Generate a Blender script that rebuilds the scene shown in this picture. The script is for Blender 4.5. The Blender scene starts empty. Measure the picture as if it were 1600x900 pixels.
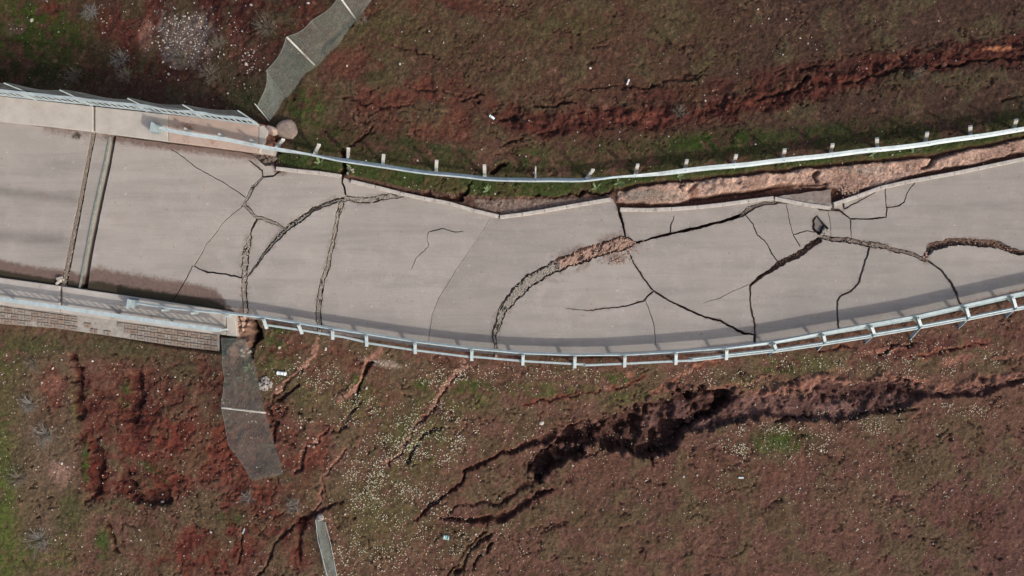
import bpy, math, random
import numpy as np
from mathutils import Vector, Matrix
from mathutils.geometry import delaunay_2d_cdt

random.seed(7)
SC = bpy.context.scene
COL = SC.collection
# ------------------------------------------------------------------ camera, sky, sun
H = 28.0                                    # drone height above the road, metres
cam_d = bpy.data.cameras.new('camera'); cam = bpy.data.objects.new('camera', cam_d)
COL.objects.link(cam); cam.location = (0, 0, H); cam.rotation_euler = (0, 0, 0)
cam_d.sensor_width = 36; cam_d.lens = 36*H/40.0; cam_d.clip_end = 3000; cam_d.clip_start = 0.5
SC.camera = cam
W = bpy.data.worlds.new('World'); SC.world = W; W.use_nodes = True
nt = W.node_tree; sky = nt.nodes.new('ShaderNodeTexSky'); sky.sky_type = 'NISHITA'
sky.sun_disc = False
ELEV = math.radians(36); SUNH = Vector((0.80, -0.60))
sky.sun_elevation = ELEV; sky.sun_rotation = math.atan2(SUNH.x, SUNH.y)
sky.air_density = 1.0; sky.dust_density = 5.0; sky.ozone_density = 1.0
bg = nt.nodes['Background']; bg.inputs['Strength'].default_value = 0.15
nt.links.new(sky.outputs[0], bg.inputs['Color'])
sun_d = bpy.data.lights.new('sun', 'SUN'); sun = bpy.data.objects.new('sun', sun_d); COL.objects.link(sun)
sun_d.energy = 2.0; sun_d.angle = math.radians(1.3); sun_d.color = (1.0, 0.955, 0.89)
sv = Vector((SUNH.x*math.cos(ELEV), SUNH.y*math.cos(ELEV), math.sin(ELEV)))
sun.rotation_euler = (-sv).to_track_quat('-Z', 'Y').to_euler(); sun.location = sv*40
SC.view_settings.view_transform = 'Standard'; SC.view_settings.look = 'None'
SC.view_settings.gamma = 1; SC.view_settings.exposure = 0.16

# ------------------------------------------------------------------ helpers
def P(px, py, z=0.0):
    """survey point: a spot read on the 1600x900 aerial photo and its height -> metres"""
    k = (H-z)/H/40.0
    return Vector(((px-800)*k, (450-py)*k, z))
def lin(r, g, b, k=1.0):
    f = lambda c: ((c/255+0.055)/1.055)**2.4 if c > 10 else c/255/12.92
    return (f(r)*k, f(g)*k, f(b)*k)
def sm(a, b, x):
    t = np.clip((x-a)/(b-a), 0, 1); return t*t*(3-2*t)
def hash2(ix, iy, s):
    n = (ix.astype(np.int64)*374761393 + iy.astype(np.int64)*668265263 + s*1274126177) & 0xffffffff
    n = ((n ^ (n >> 13))*1274126177) & 0xffffffff
    n = n ^ (n >> 16)
    return (n & 0xffff)/65535.0
def vn(x, y, scale, s):
    x = np.asarray(x, float)/scale; y = np.asarray(y, float)/scale
    ix = np.floor(x); iy = np.floor(y); fx = x-ix; fy = y-iy
    fx = fx*fx*(3-2*fx); fy = fy*fy*(3-2*fy)
    ix = ix.astype(np.int64); iy = iy.astype(np.int64)
    a = hash2(ix, iy, s); b = hash2(ix+1, iy, s); c = hash2(ix, iy+1, s); d = hash2(ix+1, iy+1, s)
    return (a*(1-fx)+b*fx)*(1-fy) + (c*(1-fx)+d*fx)*fy
def fbm(x, y, scale, s, octv=4, gain=0.5):
    x = np.asarray(x, float); y = np.asarray(y, float)
    t = 0; a = 1; n = 0
    for i in range(octv):
        an = 0.6*i+0.4; c, sn = math.cos(an), math.sin(an)
        t = t + a*vn(x*c-y*sn+17.3*i, x*sn+y*c-9.1*i, scale/2**i, s+i*31); n += a; a *= gain
    return t/n
class MB:
    def __init__(s): s.v = []; s.f = []
    def add(s, vs, fs):
        o = len(s.v); s.v += [tuple(v) for v in vs]; s.f += [tuple(i+o for i in f) for f in fs]
    def bar(s, a, b, w, h, up=(0, 0, 1), tw=1.0):
        """box from a to b, w across, h along up; tw tapers the end"""
        a = Vector(a); b = Vector(b); d = (b-a).normalized(); u = Vector(up)
        sd = d.cross(u)
        if sd.length < 1e-4: sd = d.cross(Vector((1, 0, 0)))
        sd.normalize(); u = sd.cross(d).normalized()
        vs = [p+sd*(sx*w/2*k)+u*(sz*h/2*k) for p, k in ((a, 1), (b, tw)) for sx, sz in ((-1, -1), (1, -1), (1, 1), (-1, 1))]
        s.add(vs, [(0, 1, 2, 3), (7, 6, 5, 4), (0, 4, 5, 1), (1, 5, 6, 2), (2, 6, 7, 3), (3, 7, 4, 0)])
    def tube(s, pts, r, n=5):
        rings = []
        pts = [Vector(p) for p in pts]
        for i, p in enumerate(pts):
            d = (pts[min(i+1, len(pts)-1)]-pts[max(i-1, 0)]).normalized()
            a = d.cross(Vector((0, 0, 1)))
            if a.length < 1e-3: a = Vector((1, 0, 0))
            a.normalize(); b = d.cross(a); rr = r[i] if isinstance(r, (list, tuple)) else r
            rings.append([p+a*(rr*math.cos(2*math.pi*k/n))+b*(rr*math.sin(2*math.pi*k/n)) for k in range(n)])
        vs = [v for R in rings for v in R]; fs = []
        for i in range(len(pts)-1):
            for k in range(n):
                fs.append((i*n+k, i*n+(k+1) % n, (i+1)*n+(k+1) % n, (i+1)*n+k))
        fs.append(tuple(range(n-1, -1, -1))); fs.append(tuple((len(pts)-1)*n+k for k in range(n)))
        s.add(vs, fs)
    def prism(s, poly, z0, z1):
        """poly: list of Vector (xy used, z of top may vary); z1 added to top"""
        n = len(poly)
        a = sum(poly[i][0]*poly[(i+1) % n][1]-poly[(i+1) % n][0]*poly[i][1] for i in range(n))
        if a < 0: poly = poly[::-1]
        vs = [(p[0], p[1], z0) for p in poly]+[(p[0], p[1], z1) for p in poly]
        s.add(vs, [tuple(range(n-1, -1, -1)), tuple(range(n, 2*n))]+[(i, (i+1) % n, n+(i+1) % n, n+i) for i in range(n)])
    def rock(s, c, r, fl=0.7, seed=0, sub=0):
        rn = random.Random(seed)
        t = (1+5**.5)/2
        base = [(-1, t, 0), (1, t, 0), (-1, -t, 0), (1, -t, 0), (0, -1, t), (0, 1, t), (0, -1, -t), (0, 1, -t), (t, 0, -1), (t, 0, 1), (-t, 0, -1), (-t, 0, 1)]
        fs = [(0, 11, 5), (0, 5, 1), (0, 1, 7), (0, 7, 10), (0, 10, 11), (1, 5, 9), (5, 11, 4), (11, 10, 2), (10, 7, 6), (7, 1, 8), (3, 9, 4), (3, 4, 2), (3, 2, 6), (3, 6, 8), (3, 8, 9), (4, 9, 5), (2, 4, 11), (6, 2, 10), (8, 6, 7), (9, 8, 1)]
        sx, sy = rn.uniform(.75, 1.25), rn.uniform(.7, 1.1); a = rn.uniform(0, 6.28); ca, sa = math.cos(a), math.sin(a)
        vs = []
        for b in base:
            k = r/1.9*rn.uniform(.72, 1.2); x, y, z = b[0]*k*sx, b[1]*k*sy, b[2]*k*fl
            vs.append((c[0]+x*ca-y*sa, c[1]+x*sa+y*ca, c[2]+z))
        s.add(vs, fs)
    def build(s, name, mat, parent=None, smooth=False, loc=None):
        me = bpy.data.meshes.new(name); vs = s.v
        if loc is not None:
            l = Vector(loc); vs = [tuple(Vector(v)-l) for v in vs]
        me.from_pydata(vs, [], s.f); me.update()
        if smooth:
            me.polygons.foreach_set('use_smooth', [True]*len(me.polygons))
        o = bpy.data.objects.new(name, me); me.materials.append(mat); COL.objects.link(o)
        if parent is not None:
            o.parent = parent
        if loc is not None: o.location = loc if parent is None else Vector(loc)-parent.location
        return o
def pbuild(mb, name, mat, parent, smooth=False):
    """mesh given in world coordinates, under a parent that stands somewhere"""
    l = root_loc(parent)
    o = MB(); o.v = [tuple(Vector(v)-l) for v in mb.v]; o.f = mb.f
    return o.build(name, mat, parent, smooth)
def root_loc(o):
    l = Vector((0, 0, 0))
    while o is not None:
        l += Vector(o.location); o = o.parent
    return l
def tag(o, label=None, cat=None, group=None, kind=None):
    if label: o['label'] = label
    if cat: o['category'] = cat
    if group: o['group'] = group
    if kind: o['kind'] = kind
    return o
def thing(name, label, cat, loc=(0, 0, 0), group=None, kind=None):
    o = bpy.data.objects.new(name, None); COL.objects.link(o); o.location = loc; o.empty_display_size = 0.3
    return tag(o, label, cat, group, kind)
def one(mb, name, mat, label, cat, loc, group=None, smooth=False):
    o = mb.build(name, mat, None, smooth, loc=Vector(loc)); return tag(o, label, cat, group)
def structure(name, label=None):
    o = bpy.data.objects.new(name, None); COL.objects.link(o); o['kind'] = 'structure'
    if label: o['label'] = label
    return o
# ------------------------------------------------------------------ materials
def mat(name, c1, c2=None, scale=8.0, rough=0.85, bump=0.0, bscale=40.0, metal=0.0, streak=None, c3=None, thr=(0.35, 0.65), spec=0.3, attr=None):
    m = bpy.data.materials.new(name); m.use_nodes = True; t = m.node_tree; N = t.nodes; L = t.links
    b = N['Principled BSDF']; b.inputs['Roughness'].default_value = rough; b.inputs['Metallic'].default_value = metal
    b.inputs['Specular IOR Level'].default_value = spec
    geo = N.new('ShaderNodeNewGeometry'); mp = N.new('ShaderNodeMapping'); L.new(geo.outputs['Position'], mp.inputs[0])
    if streak: mp.inputs['Scale'].default_value = streak
    nz = N.new('ShaderNodeTexNoise'); nz.inputs['Scale'].default_value = scale; nz.inputs['Detail'].default_value = 6; nz.inputs['Roughness'].default_value = 0.65
    L.new(mp.outputs[0], nz.inputs['Vector'])
    mr = N.new('ShaderNodeMapRange'); mr.inputs[1].default_value = thr[0]; mr.inputs[2].default_value = thr[1]
    L.new(nz.outputs['Fac'], mr.inputs[0])
    mx = N.new('ShaderNodeMix'); mx.data_type = 'RGBA'; L.new(mr.outputs[0], mx.inputs[0])
    if c2 is None: c2 = tuple(c*0.75 for c in c1)
    mx.inputs[6].default_value = (*c1, 1); mx.inputs[7].default_value = (*c2, 1); out = mx.outputs[2]
    if attr:
        at = N.new('ShaderNodeAttribute'); at.attribute_name = attr
        m2 = N.new('ShaderNodeMix'); m2.data_type = 'RGBA'; m2.blend_type = 'MULTIPLY'; m2.inputs[0].default_value = 1
        L.new(at.outputs['Color'], m2.inputs[6]); L.new(out, m2.inputs[7]); out = m2.outputs[2]
    if c3:
        n3 = N.new('ShaderNodeTexNoise'); n3.inputs['Scale'].default_value = scale*0.35; n3.inputs['Detail'].default_value = 8; n3.inputs['Roughness'].default_value = 0.7
        L.new(geo.outputs['Position'], n3.inputs['Vector'])
        r3 = N.new('ShaderNodeMapRange'); r3.inputs[1].default_value = 0.58; r3.inputs[2].default_value = 0.68; L.new(n3.outputs['Fac'], r3.inputs[0])
        m3 = N.new('ShaderNodeMix'); m3.data_type = 'RGBA'; L.new(r3.outputs[0], m3.inputs[0]); L.new(out, m3.inputs[6]); m3.inputs[7].default_value = (*c3, 1); out = m3.outputs[2]
    L.new(out, b.inputs['Base Color'])
    if bump:
        nb = N.new('ShaderNodeTexNoise'); nb.inputs['Scale'].default_value = bscale; nb.inputs['Detail'].default_value = 5
        L.new(geo.outputs['Position'], nb.inputs['Vector'])
        bp = N.new('ShaderNodeBump'); bp.inputs['Strength'].default_value = bump; bp.inputs['Distance'].default_value = 0.02
        L.new(nb.outputs['Fac'], bp.inputs['Height']); L.new(bp.outputs[0], b.inputs['Normal'])
    return m
WHT = (1, 1, 1)
M_rail = mat('galvanised_paint', lin(186, 198, 200), lin(160, 172, 175), scale=3.0, rough=0.5, metal=0.15, streak=(1, 1, .5), c3=lin(140, 146, 146))
M_railw = mat('white_rail_paint', lin(182, 194, 194), lin(156, 170, 172), scale=5, rough=0.5, metal=0.05, c3=lin(160, 165, 163))
M_post = mat('post_paint', lin(205, 203, 196), lin(175, 172, 164), scale=9, rough=0.6, c3=lin(140, 120, 100))
M_bolt = mat('bolt_steel', lin(110, 116, 118), rough=0.4, metal=0.6)
M_walk = mat('sidewalk_concrete', lin(184, 177, 168), lin(166, 158, 149), scale=2.2, bump=0.3, c3=lin(138, 126, 116), thr=(.3, .7))
M_walkp = mat('stained_concrete', lin(180, 158, 144), lin(164, 146, 134), scale=3, bump=0.3, c3=lin(142, 104, 86))
M_kerb = mat('kerb_concrete', lin(188, 181, 172), lin(162, 154, 146), scale=6, bump=0.35, bscale=60, c3=lin(140, 130, 120))
M_paver = mat('paver_concrete', lin(142, 134, 126), lin(108, 101, 95), scale=12, bump=0.4, c3=lin(96, 84, 74))
M_paver2 = mat('brown_paver', lin(138, 123, 112), lin(106, 95, 88), scale=10, bump=0.4, c3=lin(92, 76, 66))
M_mortar = mat('cement_smear', lin(150, 146, 140), lin(128, 123, 117), scale=5, bump=0.5, c3=lin(104, 96, 88))
M_steel = mat('joint_steel', lin(150, 156, 146), lin(120, 124, 112), scale=6, rough=0.6, metal=0.2)
M_net = mat('net_wire', lin(140, 148, 142), lin(112, 122, 116), scale=4, rough=0.6)
M_net2 = mat('net_wire_dark', lin(78, 82, 82), lin(60, 64, 64), scale=4, rough=0.6)
M_soil = mat('crack_soil', lin(120, 96, 84), lin(88, 68, 58), scale=14, bump=0.8)
M_rub = mat('broken_concrete', lin(156, 148, 137), lin(126, 118, 108), scale=16, bump=0.8, bscale=50, c3=lin(92, 84, 76), thr=(.38, .6))
M_earth = mat('pink_earth', lin(176, 146, 128), lin(140, 112, 98), scale=14, bump=0.8, bscale=50, c3=lin(104, 82, 72))
M_brown = mat('brown_filling', lin(128, 114, 104), lin(100, 86, 78), scale=18, bump=0.6, c3=lin(70, 60, 52))
M_chip = mat('concrete_chips', lin(168, 160, 148), lin(130, 122, 112), scale=20, c3=lin(110, 100, 92))
M_echip = mat('earth_chips', lin(190, 160, 140), lin(150, 120, 105), scale=20)
M_peb = mat('pale_stones', lin(205, 198, 188), lin(160, 150, 138), scale=9)
M_flower = mat('flower_petals', lin(222, 220, 198), lin(196, 190, 160), scale=20)
M_term = mat('dull_end_plate', lin(140, 156, 160), lin(118, 132, 136), scale=8, rough=.5)
M_stone = mat('grey_stone', lin(168, 162, 156), lin(128, 120, 112), scale=12, bump=0.5)
M_boul = mat('boulder_concrete', lin(150, 134, 124), lin(124, 108, 98), scale=6, bump=0.6, c3=lin(104, 88, 80))
M_white = mat('white_plastic', lin(225, 235, 236), lin(205, 215, 216), scale=8, rough=0.5)
M_twig = mat('dry_twigs', lin(128, 118, 104), lin(100, 90, 78), scale=10)
M_twig2 = mat('grey_twigs', lin(140, 136, 130), lin(108, 104, 98), scale=10)
M_leaf = mat('weed_leaves', lin(112, 128, 88), lin(92, 106, 70), scale=10)
M_conc_dark = mat('bridge_concrete', lin(130, 124, 118), lin(108, 102, 96), scale=2, bump=0.3)
M_blade = mat('grass_blades', (1, 1, 1), (0.75, 0.75, 0.75), scale=6, attr='tint', rough=0.8, spec=0.15)

# ground: painted earth albedo (vertex attribute) x fine noise
def ground_mat():
    m = bpy.data.materials.new('earth_and_turf'); m.use_nodes = True; t = m.node_tree; N = t.nodes; L = t.links
    b = N['Principled BSDF']; b.inputs['Roughness'].default_value = 0.95; b.inputs['Specular IOR Level'].default_value = 0.1
    at = N.new('ShaderNodeAttribute'); at.attribute_name = 'albedo'
    geo = N.new('ShaderNodeNewGeometry')
    n1 = N.new('ShaderNodeTexNoise'); n1.inputs['Scale'].default_value = 14; n1.inputs['Detail'].default_value = 8; n1.inputs['Roughness'].default_value = 0.85
    L.new(geo.outputs['Position'], n1.inputs['Vector'])
    r = N.new('ShaderNodeMapRange'); r.inputs[1].default_value = .3; r.inputs[2].default_value = .7; r.inputs[3].default_value = 0.3; r.inputs[4].default_value = 1.75
    L.new(n1.outputs['Fac'], r.inputs[0])
    mx = N.new('ShaderNodeVectorMath'); mx.operation = 'SCALE'; L.new(at.outputs['Color'], mx.inputs[0]); L.new(r.outputs[0], mx.inputs['Scale'])
    L.new(mx.outputs[0], b.inputs['Base Color'])
    nb = N.new('ShaderNodeTexNoise'); nb.inputs['Scale'].default_value = 30; nb.inputs['Detail'].default_value = 6; nb.inputs['Roughness'].default_value = 0.7
    L.new(geo.outputs['Position'], nb.inputs['Vector'])
    bp = N.new('ShaderNodeBump'); bp.inputs['Strength'].default_value = 0.9; bp.inputs['Distance'].default_value = 0.03
    L.new(nb.outputs['Fac'], bp.inputs['Height']); L.new(bp.outputs[0], b.inputs['Normal'])
    return m
M_ground = ground_mat()
# road: concrete with masks  r=dirt g=moss b=tone
def road_mat():
    m = bpy.data.materials.new('road_concrete'); m.use_nodes = True; t = m.node_tree; N = t.nodes; L = t.links
    b = N['Principled BSDF']; b.inputs['Roughness'].default_value = 0.9; b.inputs['Specular IOR Level'].default_value = 0.2
    geo = N.new('ShaderNodeNewGeometry'); at = N.new('ShaderNodeAttribute'); at.attribute_name = 'masks'
    sp = N.new('ShaderNodeSeparateColor'); L.new(at.outputs['Color'], sp.inputs[0])
    def noise(sc, det=6, rg=0.6, scl=None):
        n = N.new('ShaderNodeTexNoise'); n.inputs['Scale'].default_value = sc; n.inputs['Detail'].default_value = det; n.inputs['Roughness'].default_value = rg
        if scl:
            mp = N.new('ShaderNodeMapping'); mp.inputs['Scale'].default_value = scl; L.new(geo.outputs['Position'], mp.inputs[0]); L.new(mp.outputs[0], n.inputs['Vector'])
        else: L.new(geo.outputs['Position'], n.inputs['Vector'])
        return n.outputs['Fac']
    def rng(x, a, c, lo=0, hi=1):
        r = N.new('ShaderNodeMapRange'); r.inputs[1].default_value = a; r.inputs[2].default_value = c; r.inputs[3].default_value = lo; r.inputs[4].default_value = hi
        L.new(x, r.inputs[0]); return r.outputs[0]
    def mixc(f, a, c, mode='MIX'):
        x = N.new('ShaderNodeMix'); x.data_type = 'RGBA'; x.blend_type = mode
        if isinstance(f, float): x.inputs[0].default_value = f
        else: L.new(f, x.inputs[0])
        for i, v in ((6, a), (7, c)):
            if isinstance(v, tuple): x.inputs[i].default_value = (*v, 1)
            else: L.new(v, x.inputs[i])
        return x.outputs[2]
    def math_(op, a, c):
        x = N.new('ShaderNodeMath'); x.operation = op
        for i, v in ((0, a), (1, c)):
            if isinstance(v, float): x.inputs[i].default_value = v
            else: L.new(v, x.inputs[i])
        return x.outputs[0]
    c = mixc(rng(noise(0.5, 5), .3, .7), lin(173, 165, 156), lin(161, 154, 146))
    c = mixc(rng(noise(1.1, 6, .6, (0.22, 1.6, 1)), .45, .72, 0, .8), c, lin(142, 136, 131))      # long wheel-worn bands
    c = mixc(rng(noise(1.3, 5, .65), .5, .72, 0, .7), c, lin(180, 171, 163))
    c = mixc(rng(noise(2.5, 6, .7, (0.10, 2.2, 1)), .52, .74, 0, .45), c, lin(134, 128, 124))
    c = mixc(rng(noise(0.9, 6, .7), .58, .75, 0, .5), c, lin(168, 148, 134))
    c = mixc(rng(noise(38, 4, .8), .35, .75, 0, .75), c, lin(126, 118, 112))                          # grain
    c = mixc(rng(noise(7, 2, .5), .68, .74, 0, .6), c, lin(120, 112, 106))                           # small spots
    c = mixc(rng(noise(5, 2, .5), .70, .76, 0, .6), c, lin(188, 180, 172))
    tone = rng(sp.outputs['Blue'], 0, 1, 0.6, 1.4)
    vm = N.new('ShaderNodeVectorMath'); vm.operation = 'SCALE'; L.new(c, vm.inputs[0]); L.new(tone, vm.inputs['Scale']); c = vm.outputs[0]
    brk = noise(6, 8, .75)
    dm = rng(math_('ADD', sp.outputs['Red'], math_('MULTIPLY', math_('SUBTRACT', brk, 0.5), 1.3)), .25, .75)
    c = mixc(math_('MULTIPLY', dm, .85), c, mixc(rng(noise(9, 6, .7), .35, .65), lin(112, 88, 78), lin(86, 66, 58)))
    gm = rng(math_('ADD', sp.outputs['Green'], math_('MULTIPLY', math_('SUBTRACT', brk, 0.5), 1.0)), .4, .7)
    c = mixc(math_('MULTIPLY', gm, .92), c, mixc(rng(noise(12, 6, .7), .35, .65), lin(44, 42, 30), lin(60, 52, 40)))
    L.new(c, b.inputs['Base Color'])
    bp = N.new('ShaderNodeBump'); bp.inputs['Strength'].default_value = 0.35; bp.inputs['Distance'].default_value = 0.01
    L.new(noise(55, 5, .7), bp.inputs['Height']); L.new(bp.outputs[0], b.inputs['Normal'])
    return m
M_road = road_mat()

# ------------------------------------------------------------------ polylines & polygons (photo survey)
def resample(pts, step, jit=0.0, rn=random):
    out = []
    for i in range(len(pts)-1):
        a, b = pts[i], pts[i+1]; L = math.hypot(b[0]-a[0], b[1]-a[1]); n = max(1, int(L/step))
        for k in range(n):
            t = k/n; p = [a[j]+(b[j]-a[j])*t for j in range(len(a))]
            if jit and not (i == 0 and k == 0):
                j_ = jit*rn.uniform(-1, 1); p[0] += -(b[1]-a[1])/L*j_; p[1] += (b[0]-a[0])/L*j_
            out.append(p)
    out.append(list(pts[-1])); return out
def seg_dist(X, Y, pts):
    """distance to a polyline with width interpolation: returns d, width at nearest, signed side"""
    D = np.full(X.shape, 1e9); Wd = np.zeros(X.shape); S = np.zeros(X.shape)
    for i in range(len(pts)-1):
        ax, ay = pts[i][:2]; bx, by = pts[i+1][:2]; vx, vy = bx-ax, by-ay; l2 = vx*vx+vy*vy+1e-9
        t = np.clip(((X-ax)*vx+(Y-ay)*vy)/l2, 0, 1); dx = X-(ax+vx*t); dy = Y-(ay+vy*t); d = np.hypot(dx, dy)
        m = d < D; D = np.where(m, d, D)
        if len(pts[i]) > 2: Wd = np.where(m, pts[i][2]+(pts[i+1][2]-pts[i][2])*t, Wd)
        S = np.where(m, np.sign(vx*dy-vy*dx), S)
    return D, Wd, S
def inside(X, Y, poly):
    r = np.zeros(X.shape, bool); n = len(poly)
    for i in range(n):
        x1, y1 = poly[i][:2]; x2, y2 = poly[(i+1) % n][:2]
        if y1 == y2: continue
        c = ((y1 > Y) != (y2 > Y)) & (X < (x2-x1)*(Y-y1)/(y2-y1)+x1); r ^= c
    return r
def sdf(X, Y, poly):
    d, _, _ = seg_dist(X, Y, list(poly)+[poly[0]]); return np.where(inside(X, Y, poly), -d, d)

# kerb lines on the upper side (centre of the kerb top)
KERBS = [
 [(431, 263), (445, 265), (498, 270), (532, 275)],
 [(548, 283), (590, 293), (640, 306), (700, 317), (740, 329), (779, 338)],
 [(781, 339), (830, 333), (890, 322), (955, 311)],
 [(969, 327), (1010, 328), (1060, 326), (1110, 322), (1160, 315), (1209, 309)],
 [(1211, 310), (1250, 318), (1299, 325)],
 [(1303, 319), (1345, 305), (1385, 290), (1440, 280), (1500, 269), (1600, 248), (1720, 224)]]
ROAD_TOP = [(-700, 110), (0, 190), (145, 207), (245, 222), (380, 238), (397, 243), (405, 252), (414, 259), (427, 258), (433, 266), (532, 276), (540, 279), (640, 306), (700, 318), (780, 339), (957, 311), (966, 326),
            (1060, 326), (1110, 322), (1209, 310), (1215, 307), (1300, 296), (1303, 318), (1345, 304), (1385, 290), (1440, 280), (1500, 269), (1600, 249), (1720, 224)]
ROAD_BOT = [(1720, 424), (1600, 452), (1500, 476), (1400, 502), (1300, 524), (1200, 541), (1100, 552), (1000, 557), (900, 557), (800, 556), (700, 548),
            (600, 534), (520, 521), (450, 508), (400, 499), (365, 490), (100, 450), (0, 435), (-700, 330)]
ROAD = ROAD_TOP+ROAD_BOT
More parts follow.
